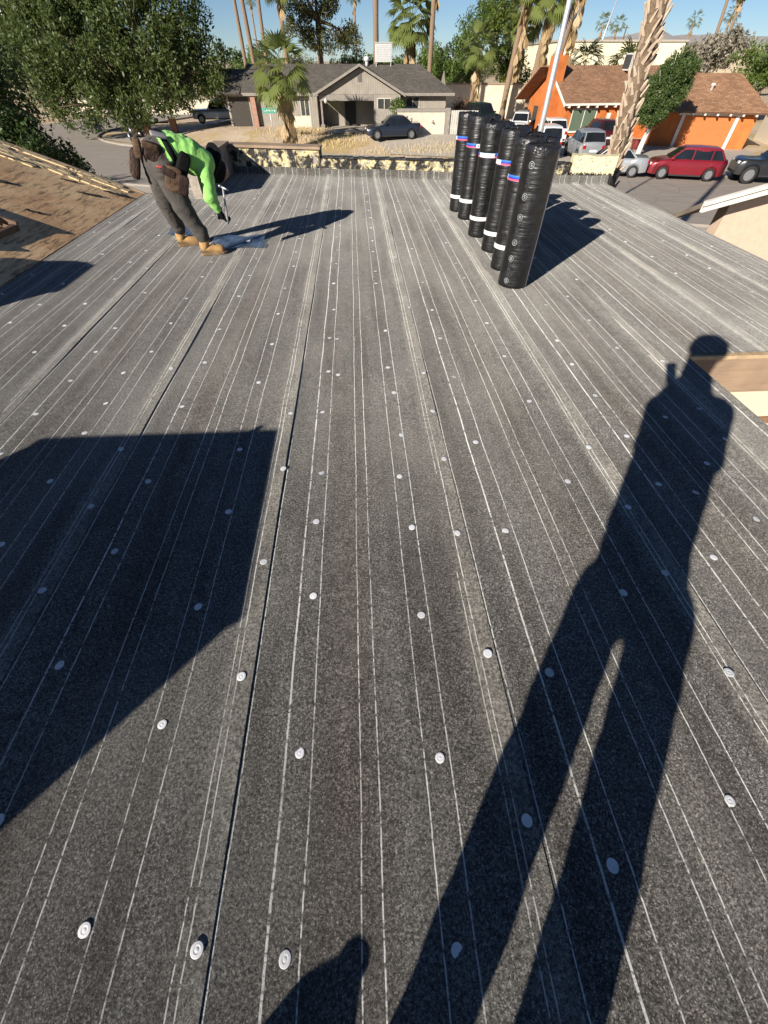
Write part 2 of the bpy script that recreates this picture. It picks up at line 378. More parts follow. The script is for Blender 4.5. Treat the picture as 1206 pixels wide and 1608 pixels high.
def rough_wall(name, p, q, z0, z1, th, m, parent, seed, ragged=.012, step=.05):
    """wall from p to q (left to right seen from the roof); front grid is uneven, top edge ragged"""
    p = Vector((*p, 0)); q = Vector((*q, 0)); d = (q - p); L = d.length; d.normalize(); nrm = Vector((-d.y, d.x, 0))
    n = max(2, int(L / step)); r = np.random.RandomState(seed); tops = r.uniform(-1, 1, n + 1); tops = np.convolve(np.pad(tops, 1, 'edge'), [.25, .5, .25], 'valid')
    V = []; Fc = []; nz = 6
    for i in range(n + 1):
        c = p + d * (L * i / n)
        for j in range(nz + 1):
            z = z0 + (z1 - z0) * j / nz + (tops[i] * ragged if j == nz else 0)
            off = r.uniform(-.008, .008) if 0 < i < n else 0
            V.append(c - nrm * off + Vector((0, 0, z)))
        V.append(c + nrm * th + Vector((0, 0, z1 + tops[i] * ragged))); V.append(c + nrm * th + Vector((0, 0, z0)))
    W = nz + 3
    for i in range(n):
        for j in range(W - 1): a = i * W + j; Fc.append((a, a + W, a + W + 1, a + 1))
    Fc.append(tuple(range(W))); Fc.append(tuple(n * W + j for j in range(W - 1, -1, -1)))
    b = MB(); b.add(V, Fc); return b.build(name, m, parent)
pw = lambda x, off=.012: (x, ywall(x) + off)
par = empty('parapet_wall', (0, 0, 0))
tag(par, 'low parapet at the far end of the roof, torn yellow stucco streaked with black tar', 'parapet')
rough_wall('taller_section', pw(-2.40), pw(-.66), ROOF, ROOF + .375, .22, M_tar, par, 1)
rough_wall('low_section', pw(-.64), pw(3.86), ROOF, ROOF + .26, .22, M_tar, par, 2, .02)
b = MB(); b.add([(*pw(-2.62, -.03), ROOF + .385), (*pw(-.63, -.03), ROOF + .375), (*pw(-.60, .27), ROOF + .385), (*pw(-2.62, .27), ROOF + .395)] + [(*pw(-2.62, -.03), ROOF + .425), (*pw(-.63, -.03), ROOF + .413), (*pw(-.60, .27), ROOF + .423), (*pw(-2.62, .27), ROOF + .433)],
    [(0, 3, 2, 1), (4, 5, 6, 7), (0, 1, 5, 4), (1, 2, 6, 5), (2, 3, 7, 6), (3, 0, 4, 7)])
tag(b.build('cap_board', M_cap, par, bevel=.004), 'weathered plank capping the taller left section')
M_black = mat('black_tar', (.016, .015, .015), .55, bump=.7, bs=30)
b = MB()
for i in range(46):                                  # ragged tar lip left along the low section
    x = -.6 + i * .0972; h = r2.uniform(.008, .022)
    p = pw(x, -.012 + r2.uniform(-.012, .006)); q = pw(x + .1, .10)
    b.add([(p[0], p[1], ROOF + .262), (x + .1, pw(x + .1, -.012)[1], ROOF + .262), (q[0], q[1], ROOF + .27), (x, q[1], ROOF + .27), (p[0], p[1], ROOF + .27 + h), (x + .1, pw(x + .1)[1] - .01, ROOF + .27 + h), (q[0], q[1], ROOF + .274 + h), (x, q[1], ROOF + .272 + h)], [(0, 3, 2, 1), (4, 5, 6, 7), (0, 1, 5, 4), (1, 2, 6, 5), (2, 3, 7, 6), (3, 0, 4, 7)])
b.build('tar_lip', M_black, par)
b = MB()
b.bar((-.655, ywall(-.655) + .004, ROOF + .05), (-.655, ywall(-.655) + .004, ROOF + .52), .012, .012); b.build('metal_stub', mat('rusty_steel', (.12, .07, .05), .7), par)
tag(rough_wall('parapet_end_block', pw(3.89), (4.62, ywall(4.62) + .01), ROOF, ROOF + .375, .26, M_foam, None, 3, .015),
    'yellow foam stucco block ending the parapet beside the palm trunk', 'parapet')
pl = empty('side_parapet', (0, 0, 0)); tag(pl, 'side parapet returning toward the camera behind the bending worker', 'parapet')
rough_wall('wall', (-2.42, 8.05), (-2.42, ywall(-2.42) + .2), ROOF, ROOF + .42, .19, M_pstucco, pl, 4, .004)
b = MB(); b.add([(-2.65, 8.0, ROOF + .425), (-2.37, 8.0, ROOF + .425), (-2.37, ywall(-2.37) + .0, ROOF + .43), (-2.65, ywall(-2.65) - .03, ROOF + .43), (-2.65, 8.0, ROOF + .465), (-2.37, 8.0, ROOF + .465), (-2.37, ywall(-2.37) + .0, ROOF + .472), (-2.65, ywall(-2.65) - .03, ROOF + .472)],
    [(0, 3, 2, 1), (4, 5, 6, 7), (0, 1, 5, 4), (1, 2, 6, 5), (2, 3, 7, 6), (3, 0, 4, 7)]); b.build('cap_board', M_capy, pl, bevel=.004)
# ---- house below the roof: walls, fascia, trim by the notch
M_cream = mat('cream_stucco', (.70, .60, .46), .92, var=.10, scale=14, bump=.5, bs=90)
M_brownwood = plankmat('brown_fascia_wood', (.42, .295, .20), (.33, .225, .15), (1.0, 14, 14))
hs = empty('house_walls', (0, 0, 0)); tag(hs, 'cream stucco house walls with a brown fascia board under the felt roof', 'house')
b = MB(); b.box((XN - .02, YN + .06, 0), (XR - .05, YN + .22, ROOF - .17)); b.box((XR - .25, YN + .22, 0), (XR - .05, ywall(XR) - .2, ROOF - .17))
b.box((X0, ywall(X0) - 1.9, 0), (-2.7, ywall(X0) - 1.75, ROOF - .17)); b.add([(-2.6, ywall(-2.6) + .08, 0), (XR - .05, ywall(XR) + .08, 0), (XR - .05, ywall(XR) + .08, ROOF - .17), (-2.6, ywall(-2.6) + .08, ROOF - .17)], [(0, 1, 2, 3)])
b.box((XN - .3, YB, 0), (XN - .12, YN + .05, ROOF - .17)); b.build('wall', M_cream, hs)
b = MB(); b.box((XN + .006, YN - .028, ROOF - .335), (XR, YN + .01, ROOF - .035)); b.build('fascia_board', M_brownwood, hs, bevel=.004)
b = MB(); b.box((XN + .006, YN - .04, ROOF - .032), (XR + .01, YN + .01, ROOF - .004)); b.build('drip_board', mat('raw_wood_edge', (.55, .40, .24), .8, var=.4, scale=12), hs)
b = MB(); b.box((XN - .02, YN + .02, ROOF - .715), (XR - .04, YN + .058, ROOF - .655)); b.build('trim_band', mat('brown_trim', (.28, .16, .09), .7), hs, bevel=.004)
b = MB(); b.box((XR + .002, YN - .02, ROOF - .2), (XR + .03, ywall(XR) + .1, ROOF - .012)); b.build('fascia_board', M_brownwood, hs)
b = MB(); b.box((XN + .002, YB, ROOF - .2), (XN + .022, YN - .042, ROOF - .012)); b.build('fascia_board', M_brownwood, hs)

# ================================================================== PITCHED ROOF ON THE LEFT (bare sheathing)
SL = math.tan(R(19.2)); YE = 8.45
pz = lambda x: ROOF + .01 + (X0 - x) * SL
def osb(name, dark=0.0):
    t = NT(name); v = t.coord('Object'); n1 = t.noise(t.coord('Object', (16, 1.6, 16)), 2.2, 6, .75, .5); n2 = t.noise(v, 1.1, 4, .6); n3 = t.noise(v, 38, 3, .7)
    info = t.n('ShaderNodeObjectInfo'); rnd = info.outputs['Random']
    c = t.mix(t.ramp(n1, [(.3, 0), (.7, 1)]), (.82, .52, .27), (.42, .235, .115))
    c = t.mix(t.ramp(n2, [(.40, 0), (.68, .7)]), c, (.86, .63, .36))
    c = t.mix(t.ramp(t.noise(t.coord('Object', (9, 1.4, 9)), 2.2, 6, .8), [(.50, 0), (.64, .85)]), c, (.05, .035, .025))
    c = t.mix(1, c, t.ramp(rnd, [(0, .8), (1, 1.15)]), 'MULTIPLY')
    t.inp('Base Color', c); t.inp('Roughness', .9); t.bump(t.math('ADD', n3, n1), .5, .006); return t.mat
M_osb = osb('weathered_plywood')
t_ = NT('pale_batten'); _a = t_.noise(t_.coord('Object', (2, 10, 10)), 3, 5, .7); _b = t_.noise(t_.coord('Object', (3.4, 5, 3.4)), 2.6, 5, .75)
_c = t_.mix(_a, (.74, .60, .35), (.60, .44, .25)); t_.inp('Base Color', t_.mix(t_.ramp(_b, [(.53, 0), (.58, .95)]), _c, (.07, .05, .035))); t_.inp('Roughness', .9); M_batten = t_.mat
pr_ = MB()
pr_.slab([(X0 + .02, -2.5, pz(X0 + .02) - .03), (X0 + .02, YE, pz(X0 + .02) - .03), (-9.5, YE, pz(-9.5) - .03), (-9.5, -2.5, pz(-9.5) - .03)], .12)
pitched = tag(pr_.build('pitched_roof', mat('dark_sheathing_gap', (.05, .035, .025), .9)), kind='structure')
r3 = random.Random(3)
cs = math.cos(R(19.2)); row = 0; s = 0.0
while s < 6.2:                                        # courses up the slope
    xa = X0 - s * cs; s2 = min(s + 1.22, 6.2); xb = X0 - (s2 - .008) * cs
    y = YE - .01 - (1.22 if row % 2 else 0)
    if row % 2: spans = [(y + .004, YE - .01)]
    else: spans = []
    while y > -2.5: spans.append((max(y - 2.436, -2.5), y - .0)); y -= 2.44
    for ya, yb in spans:
        dz = r3.uniform(-.003, .003); b = MB()
        b.slab([(xa, ya, pz(xa) + dz), (xa, yb, pz(xa) + dz), (xb, yb, pz(xb) + dz), (xb, ya, pz(xb) + dz)], .018)
        b.build('plywood_sheet', M_osb, pitched)
    s += 1.22; row += 1
for i in range(5):                                    # pale boards along the far rake
    yb = YE - .012 - i * .122; x = X0 - .05 - r3.random() * .3
    while x > -9.3:
        L = r3.uniform(.12, .75); x2 = max(x - L, -9.4)
        if r3.random() > (.05, .08, .1, .15, .3)[i]:
            b = MB(); dz = r3.uniform(.010, .016); dy = r3.uniform(-.02, .014)
            b.slab([(x, yb - .098 + dy, pz(x) + dz), (x, yb + dy, pz(x) + dz), (x2 + .012, yb + dy * .3, pz(x2) + dz), (x2 + .012, yb - .098 + dy * .3, pz(x2) + dz)], .016)
            b.build('batten', M_batten, pitched)
        x = x2 - .006
b = MB(); b.slab([(X0, YE + .03, pz(X0) - .16), (-9.5, YE + .03, pz(-9.5) - .16), (-9.5, YE + .03, pz(-9.5) + .005), (X0, YE + .03, pz(X0) + .005)][::-1], .035); b.build('rake_board', M_brownwood, pitched)
# scraps lying on the sheathing
M_scrap = mat('tar_paper_scrap', (.03, .028, .026), .8)
for n, (x, y, a, l, w_) in enumerate([(-4.75, 6.9, .3, .34, .10), (-4.1, 6.3, .2, .16, .06), (-3.95, 7.55, .6, .30, .06), (-3.75, 7.95, .4, .34, .10), (-4.3, 7.8, .5, .2, .05), (-5.0, 7.9, .25, .5, .05)]):
    b = MB(); c, s_ = math.cos(a), math.sin(a); P = []
    for i in range(7):
        f = i / 6 - .5
        for sd in (-1, 1):
            xx = x + c * f * l - s_ * sd * w_ * (.5 - abs(f) * .5) ; yy = y + s_ * f * l + c * sd * w_ * (.5 - abs(f) * .5); P.append((xx, yy, pz(xx) + .012 + .02 * abs(f) * (i % 2)))
    P2 = [(x_, y_, z_ + .004) for x_, y_, z_ in P]; N = len(P)
    Fq = [(2 * i, 2 * i + 1, 2 * i + 3, 2 * i + 2) for i in range(6)]
    b.add(P + P2, [tuple(reversed(f)) for f in Fq] + [tuple(q + N for q in f) for f in Fq])
    b.build('tar_paper_scrap', M_scrap, pitched)
# open wooden curb left on the sheathing at the picture's edge
cb = empty('roof_curb', (-4.42, 5.35, pz(-4.42)), R(-3)); tag(cb, 'open wooden roof curb with rubble inside, standing on the bare sheathing', 'roof curb')
tilt = Matrix.Rotation(R(19.2), 4, 'Y')
M_curb = plankmat('old_curb_board', (.20, .12, .075), (.13, .08, .05), (1.5, 14, 14)); M_curby = plankmat('old_curb_board_side', (.20, .12, .075), (.13, .08, .05), (14, 1.5, 14))
for lo, hi, mm in (((-.55, -.36, -.02), (.50, -.325, .075), M_curb), ((-.55, .33, -.02), (.46, .365, .09), M_curb), ((.42, -.323, -.02), (.455, .328, .06), M_curby), ((-.55, -.323, -.02), (-.515, .328, .07), M_curby)):
    b = MB(); b.box(lo, hi, M=tilt); b.build('board', mm, cb, bevel=.003)
b = MB()
for i in range(26):
    x, y = r3.uniform(-.45, .36), r3.uniform(-.28, .28); s_ = r3.uniform(.015, .045)
    b.box((x - s_, y - s_, 0), (x + s_, y + s_ * .8, s_ * 1.2), M=tilt @ Matrix.Rotation(r3.random() * .3, 4, 'X'))
tag(b.build('rubble', mat('pale_rubble', (.38, .38, .38), .9), cb), kind='stuff')
# ================================================================== ROLLS OF ROOFING MEMBRANE
def filmmat():
    t = NT('black_shrink_film'); v = t.coord('Object')
    n1 = t.noise(t.coord('Object', (2.2, 2.2, 24)), 2.0, 2, .5, 0); n2 = t.noise(v, 16, 4, .65, .8); n3 = t.noise(t.coord('Object', (5, 5, 1.2)), 4, 3)
    t.inp('Base Color', t.mix(t.ramp(n2, [(.5, 0), (.75, .5)]), (.0065, .0065, .007), (.024, .025, .028)))
    t.inp('Roughness', t.ramp(n2, [(.3, .28), (.7, .42)])); t.inp('Specular IOR Level', 1.0)
    t.bump(t.math('ADD', t.math('ADD', t.math('MULTIPLY', n1, 1.5), t.math('MULTIPLY', n2, .16)), t.math('MULTIPLY', n3, .4)), .36, .008); return t.mat
M_film = filmmat()
M_endfilm = mat('crumpled_film_end', (.022, .022, .026), .32, var=.5, scale=20, bump=1.0, bs=35)
M_core = mat('bitumen_layers', (.014, .014, .015), .6, bump=.4, bs=80)
def labelmat(name, seed, plain=False):
    t = NT(name); uv = t.coord('UV'); ux, uy, _ = t.sep(uv)
    mk = t.noise(t.coord('UV', (46, 5, 1), loc=(seed, 0, 0)), 1.0, 2, .8); band = t.ramp(uy, [(.0, 0), (.25, 1), (.72, 0)], 'CONSTANT')
    area = t.ramp(t.noise(t.coord('UV', (7, .4, 1), loc=(seed * 2.3, 0, 0)), 1.0, 1), [(.0, 0), (.54, 1)], 'CONSTANT')
    ink = t.math('MULTIPLY', t.math('MULTIPLY', t.math('GREATER_THAN', mk, .56), band), area if plain else t.math('SUBTRACT', 1, area))
    white = t.mix(ink, (.74, .75, .78), (.03, .04, .10))
    if plain: col = white
    else:
        blk = t.ramp(t.math('FRACT', t.math('ADD', t.math('MULTIPLY', ux, 2.2), seed * .37)), [(0, 1), (.30, 0), (.47, 0), (.80, 1)], 'CONSTANT')
        blue = t.ramp(uy, [(0, (.62, .16, .30)), (.16, (.70, .06, .07)), (.34, (.02, .055, .42)), (.62, (.03, .12, .60)), (.82, (.05, .22, .70))], 'CONSTANT')
        edge = t.ramp(uy, [(0, (.75, .50, .62)), (.13, (.74, .75, .78)), (.88, (.45, .62, .85))], 'CONSTANT')
        ew = t.mix(t.ramp(uy, [(0, 1), (.13, 0), (.88, 1)], 'CONSTANT'), white, edge)
        col = t.mix(blk, ew, blue)
    t.inp('Base Color', col); t.inp('Roughness', .38); return t.mat
M_lab = [labelmat('printed_band_%d' % i, 1.7 * i + .4) for i in range(3)]; M_lab2 = [labelmat('white_band_%d' % i, 2.1 * i + 1, True) for i in range(3)]
def ring_band(name, r, z0, z1, m, parent, a0=0, a1=2 * math.pi, n=40):
    V = []; UV = []; Fc = []
    for i in range(n + 1):
        f = i / n; a = a0 + (a1 - a0) * f
        for z, vv in ((z0, 0), (z1, 1)): V.append((r * math.cos(a), r * math.sin(a), z)); UV.append((f, vv))
    for i in range(n): Fc.append((2 * i, 2 * i + 2, 2 * i + 3, 2 * i + 1))
    return npmesh(name, V, Fc, m, parent, True, UV)
def roll(x, y, rad, h, rz, label, seed, bands=True, lean=(0, 0), marks=False):
    t = empty('membrane_roll', (x, y, ROOF + .012), rz); t.rotation_euler = (lean[0], lean[1], rz)
    tag(t, label, 'roofing roll', 'rolls of roofing membrane standing on the felt')
    r = np.random.RandomState(seed); n = 40; zs = [0, .004, .012, .03] + list(np.linspace(.06, h - .045, 34)) + [h - .028, h - .014, h - .006]
    V = []; Fc = []; ph = r.uniform(0, 6, 4)
    for z in zs:
        sh = 1 - .03 * max(0, 1 - z / .012) - .035 * max(0, (z - (h - .03)) / .03) ** 2
        for k in range(n):
            a = 2 * math.pi * k / n
            rr = rad * sh * (1 + .008 * math.sin(2 * a + ph[0] + 1.2 * z) + .006 * math.sin(3 * a - 4 * z + ph[1]) + .0035 * math.sin(19 * z + ph[2] + a) + r.uniform(-.0003, .0003))
            V.append((rr * math.cos(a), rr * math.sin(a), z))
    for i in range(len(zs) - 1):
        for k in range(n): Fc.append((i * n + k, i * n + (k + 1) % n, (i + 1) * n + (k + 1) % n, (i + 1) * n + k))
    Fc.append(tuple(range(n - 1, -1, -1)))
    b = MB(); b.add(V, Fc); b.build('body', M_film, t, True)
    # rolled end: concentric layers, film folded over the rim
    prof = [(rad * .965, h - .006), (rad * .93, h + .004), (rad * .86, h + .001)]
    for i in range(7):
        q = .84 - i * .1; prof += [(rad * q, h - .006 + .004 * (i % 2)), (rad * (q - .05), h - .010 + r.uniform(0, .01))]
    prof += [(rad * .10, h - .012), (rad * .09, h - .05)]
    b = MB(); b.lathe(prof, 32, caps=False); b.add([(rad * .09 * math.cos(a), rad * .09 * math.sin(a), h - .05) for a in np.arange(8) * math.pi / 4], [tuple(range(8))]); o = b.build('rolled_end', M_core, t, True)
    # loose film crown
    V = []; Fc = []; m_ = 48
    for j, (q, zz) in enumerate(((1.005, -.035), (1.012, -.008), (.98, .006), (.90, .012), (.82, .006))):
        for k in range(m_):
            a = 2 * math.pi * k / m_; w_ = r.uniform(-1, 1)
            V.append((rad * (q + .018 * w_ * (j > 1)) * math.cos(a), rad * (q + .018 * w_ * (j > 1)) * math.sin(a), h + zz + .007 * w_ * (j > 0)))
    for j in range(4):
        for k in range(m_): Fc.append((j * m_ + k, j * m_ + (k + 1) % m_, (j + 1) * m_ + (k + 1) % m_, (j + 1) * m_ + k))
    b = MB(); b.add(V, Fc); b.build('film_crown', M_endfilm, t, True)
    if bands:
        bo = (seed * 37 % 7 - 3) * .006; ring_band('printed_band', rad * 1.016 + .001, h * .742 + bo, h * .780 + bo, M_lab[seed % 3], t); ring_band('white_band', rad * 1.016 + .001, h * .170 - bo, h * .208 - bo, M_lab2[seed % 3], t)
    return t
view = lambda x, y: math.atan2(-y, -x)
desc = ['farthest black roll of the left row, with a printed band near its top', 'second farthest black roll of the left row, half hidden', 'third black roll from the far end of the left row, blue and red printed band', 'fourth black roll from the far end of the left row, printed and white bands', 'black roll tucked just behind the frontmost roll, corner of a blue band showing', 'frontmost black membrane roll with round logos, nearest the camera']
Lrow = [(1.52, 7.08), (1.56, 6.63), (1.54, 5.80), (1.58, 5.20), (1.545, 4.60), (1.52, 4.13)]
rolls = []
for i, (x, y) in enumerate(Lrow):
    rolls.append(roll(x, y, .129 if i < 5 else .138, 1.0, view(x, y) + (.5, 1.9, 2.7, .9, 2.1, 0)[i], desc[i], i + 3, bands=i < 5, lean=(R((.6, -.4, .3, -.8, .4, 0)[i]), R((.5, .9, -.3, .4, .8, .3)[i]))))
desc2 = ['farthest roll of the right row, only its wrapped top showing', 'second roll of the right row, seen between two left row rolls', 'middle roll of the right row behind the left row', 'fourth roll of the right row, top beside the steel pole', 'nearest roll of the right row, behind the frontmost roll']
for i, (x, y) in enumerate([(1.76, 6.82), (1.77, 6.22), (1.77, 5.66), (1.78, 5.16), (1.735, 4.70)]):
    roll(x, y, .122, .985 - .012 * (i % 2), .7 * i, desc2[i], 20 + i, lean=(R((.4, -.6, .5, -.3, .2)[i]), R(-.4)))
# print on the frontmost roll: round logo at both ends of a line of lettering, repeated up the film
fr_ = rolls[5]; M_print = mat('grey_print', (.34, .36, .38), .5, var=.5, scale=30)
rp = random.Random(9); M_print2 = mat('faint_grey_print', (.10, .105, .115), .4, var=.6, scale=60)
def wrap(u, z, a0, rr): a = a0 + u / rr; return (rr * math.cos(a), rr * math.sin(a), z)
def stroke(b, pts, w_, a0, rr):
    for (u1, z1), (u2, z2) in zip(pts[:-1], pts[1:]):
        d = math.hypot(u2 - u1, z2 - z1) or 1; nu, nz = -(z2 - z1) / d * w_ / 2, (u2 - u1) / d * w_ / 2
        b.add([wrap(u1 + nu, z1 + nz, a0, rr), wrap(u1 - nu, z1 - nz, a0, rr), wrap(u2 - nu, z2 - nz, a0, rr), wrap(u2 + nu, z2 + nz, a0, rr)], [(0, 1, 2, 3)])
for zc in (.90, .70, .56, .375, .25, .065):
    b = MB(); rr = .1435; a0 = -.42; R_ = .0215; stroke(b, [(R_ * math.cos(a), zc + R_ * math.sin(a)) for a in np.linspace(0, 2 * math.pi, 25)], .0040, a0, rr)
    stroke(b, [(.008, zc + .009), (-.006, zc + .008), (-.008, zc + .001), (.008, zc - .001), (.006, zc - .008), (-.008, zc - .009)], .0045, a0, rr); b.build('logo_print', M_print, fr_)
for a0, spans, cols in ((-.42, ((.72, .88), (.395, .54), (.085, .23)), (-.008, .008)), (.95, ((.55, .92), (.10, .46)), (0, .012))):
    for za, zb in spans:
        b = MB(); rr = .1435
        for colu in cols:
            z = za
            while z < zb:
                hgt = rp.uniform(.006, .010); q = rp.random(); u0, u1 = colu - .005, colu + .005
                P = [[(u0, z), (u1, z), (u1, z + hgt)], [(u0, z), (u0, z + hgt), (u1, z + hgt), (u1, z)], [(u0, z), (u1, z + hgt)], [(u0, z + hgt), (u0, z), (u1, z), (u1, z + hgt)]][int(q * 4)]
                stroke(b, P, .0022, a0, rr); z += hgt + rp.uniform(.003, .006) + (.012 if rp.random() < .12 else 0)
        tag(b.build('lettering_print', M_print2, fr_), kind='stuff')
b = MB(); a0 = 1.17
for i in range(24):
    z, z2 = .005 + i * .0398, .005 + (i + 1) * .0398
    for k in range(3):
        rr = .1445; w_ = .015; f0, f1 = (k / 3 - .5) * w_, ((k + 1) / 3 - .5) * w_
        b.add([wrap(f0, z, a0, rr), wrap(f1, z, a0, rr), wrap(f1, z2, a0, rr), wrap(f0, z2, a0, rr)], [(0, 1, 2, 3)])
b.build('release_strip', mat('white_release_film', (.62, .62, .64), .45, var=.15), fr_)

# clear film lying at the worker's feet
def clearfilm():
    t = NT('clear_plastic_film'); tr = t.n('ShaderNodeBsdfTransparent'); tr.inputs[0].default_value = (.62, .72, .90, 1)
    t.inp('Base Color', (.10, .16, .28, 1)); t.inp('Roughness', .12); t.inp('Specular IOR Level', .6); n = t.noise(t.coord('Object'), 14, 4, .6, .6); t.bump(n, .5, .02)
    mx = t.n('ShaderNodeMixShader'); t.l(t.ramp(n, [(.3, .38), (.7, .62)]), mx.inputs[0]); t.l(tr.outputs[0], mx.inputs[1]); t.l(t.b.outputs[0], mx.inputs[2]); t.l(mx.outputs[0], t.out.inputs[0]); return t.mat
M_clear = clearfilm()
def film(name, corners, label, seed, amp=.012):
    A, B_, C_, D = [np.array(c, float) for c in corners]; n, m_ = 22, 14; r = np.random.RandomState(seed); V = []
    for j in range(m_ + 1):
        for i in range(n + 1):
            f, g = i / n, j / m_; p = (A * (1 - f) + B_ * f) * (1 - g) + (D * (1 - f) + C_ * f) * g
            V.append((p[0] + r.uniform(-.006, .006), p[1] + r.uniform(-.006, .006), ROOF + .012 + amp * (1 + math.sin(9 * f + 4 * g + seed) * math.sin(6 * g + 3 * f)) + r.uniform(0, amp * .5)))
    Fc = [(j * (n + 1) + i, j * (n + 1) + i + 1, (j + 1) * (n + 1) + i + 1, (j + 1) * (n + 1) + i) for j in range(m_) for i in range(n)]
    o = npmesh(name, V, Fc, M_clear, None, True); tag(o, label, 'plastic film'); return o
f1 = film('plastic_film', [(-1.72, 5.40), (-1.13, 5.40), (-1.16, 5.88), (-1.80, 5.92)], 'crumpled clear bluish plastic film on the felt by the worker\'s boots', 2)
b = MB(); b.box((-1.37, 5.56, ROOF + .044), (-1.30, 5.68, ROOF + .046)); b.build('sticker', mat('white_sticker', (.75, .76, .8), .5), f1)
film('plastic_film', [(-2.42, 6.0), (-1.95, 5.95), (-2.05, 6.35), (-2.5, 6.5)], 'smaller piece of dark bluish film seen between the worker\'s legs', 5, .009)

# ================================================================== THINGS BESIDE AND BEHIND THE CAMERA THAT THROW THE BIG SHADOWS
ac = empty('rooftop_unit', (-2.775, -.42, ROOF), 0); tag(ac, 'beige rooftop air conditioning unit whose square shadow falls on the felt', 'air conditioner')
M_acs = mat('beige_unit_steel', (.55, .52, .46), .5, metal=.0, var=.12); M_acd = mat('dark_grille', (.05, .05, .05), .5)
b = MB(); b.box((-.685, -.60, .10), (.685, .60, .97)); b.build('casing', M_acs, ac, bevel=.012)
b = MB(); b.box((-.695, -.61, .972), (.695, .61, 1.0)); b.build('lid', M_acs, ac, bevel=.006)
for sx in (-.6, .52):
    b = MB(); b.box((sx, -.58, .014), (sx + .08, .58, .098)); b.build('skid', M_acd, ac)
for i in range(14):
    b = MB(); b.box((-.6, .602, .2 + i * .05), (.6, .618, .215 + i * .05)); b.build('louvre', M_acd, ac)
b = MB(); b.tube([(.36, .42, 1.0), (.36, .42, 1.07), (.42, .46, 1.10)], .018, 8); b.build('conduit', M_acd, ac, True)
ch = empty('roof_vent_box', (-4.75, 3.05, pz(-4.75) - .02)); tag(ch, 'boxy sheet metal roof vent with an overhanging lid on the sheathing', 'roof vent')
b = MB(); b.box((-.32, -.45, -.14), (.32, .40, .52)); b.build('casing', M_acs, ch)
b = MB(); b.add([(-.36, -.48, .522), (.34, -.48, .522), (.36, .25, .522), (.10, .40, .522), (-.36, .42, .522), (-.36, -.48, .55), (.34, -.48, .55), (.36, .25, .55), (.10, .40, .55), (-.36, .42, .55)], [(4, 3, 2, 1, 0), (5, 6, 7, 8, 9), (0, 1, 6, 5), (1, 2, 7, 6), (2, 3, 8, 7), (3, 4, 9, 8), (4, 0, 5, 9)]); b.build('lid', M_acs, ch)
jug = empty('water_jug', (-.60, -.80, ROOF + .006)); tag(jug, 'round-shouldered plastic water jug standing by the photographer', 'jug')
b = MB(); b.lathe([(.09, 0), (.108, .01), (.112, .15), (.105, .22), (.085, .27), (.05, .30), (.035, .31)], 20); b.build('bottle', mat('blue_plastic', (.05, .16, .42), .4), jug, True)
b = MB(); b.lathe([(.036, .311), (.036, .325), (.03, .33)], 14); b.build('cap', mat('white_plastic', (.7, .7, .7), .4), jug, True)

# ================================================================== PEOPLE
def skin(name, joints, edges, root, sub=2, parent=None, mats=None, classify=None, wrinkle=0.0, seed=0):
    """grow one continuous body surface over a skeleton; joints: name -> (pos, radius)"""
    names = list(joints); me = bpy.data.meshes.new(name + '_skeleton')
    me.from_pydata([joints[n][0] for n in names], [(names.index(a), names.index(b_)) for a, b_ in edges], [])
    o = bpy.data.objects.new(name + '_skeleton', me); COL.objects.link(o)
    md = o.modifiers.new('skin', 'SKIN'); md.use_smooth_shade = True; md.branch_smoothing = .3
    for i, n in enumerate(names):
        rr = joints[n][1]; rr = rr if isinstance(rr, tuple) else (rr, rr)
        d = me.skin_vertices[0].data[i]; d.radius = rr; d.use_root = (n == root)
    ss = o.modifiers.new('sub', 'SUBSURF'); ss.levels = sub; ss.render_levels = sub
    dg = bpy.context.evaluated_depsgraph_get(); ev = o.evaluated_get(dg); m2 = bpy.data.meshes.new_from_object(ev); m2.name = name
    bpy.data.objects.remove(o)
    n = len(m2.vertices); co = np.empty(n * 3, np.float32); m2.vertices.foreach_get('co', co); co = co.reshape(-1, 3)
    if wrinkle:
        no = np.empty(n * 3, np.float32); m2.vertices.foreach_get('normal', no); no = no.reshape(-1, 3); r = np.random.RandomState(seed)
        h = np.zeros(n)
        for q in range(7):
            k = r.normal(0, 1, 3); k *= r.uniform(18, 55) / np.linalg.norm(k); h += np.sin(co @ k + r.uniform(0, 6) + 1.5 * np.sin(co @ (k[[1, 2, 0]] * .4)))
        co = co + no * (h / 7 * wrinkle * 2)[:, None]; m2.vertices.foreach_set('co', co.ravel().astype(np.float32))
    m2.materials.clear()
    for m_ in mats: m2.materials.append(m_)
    if classify:
        mi = [classify(np.mean([co[v] for v in p.vertices], axis=0)) for p in m2.polygons]; m2.polygons.foreach_set('material_index', mi)
    m2.shade_smooth(); m2.update()
    ob = bpy.data.objects.new(name, m2); COL.objects.link(ob); ob.parent = parent; return ob
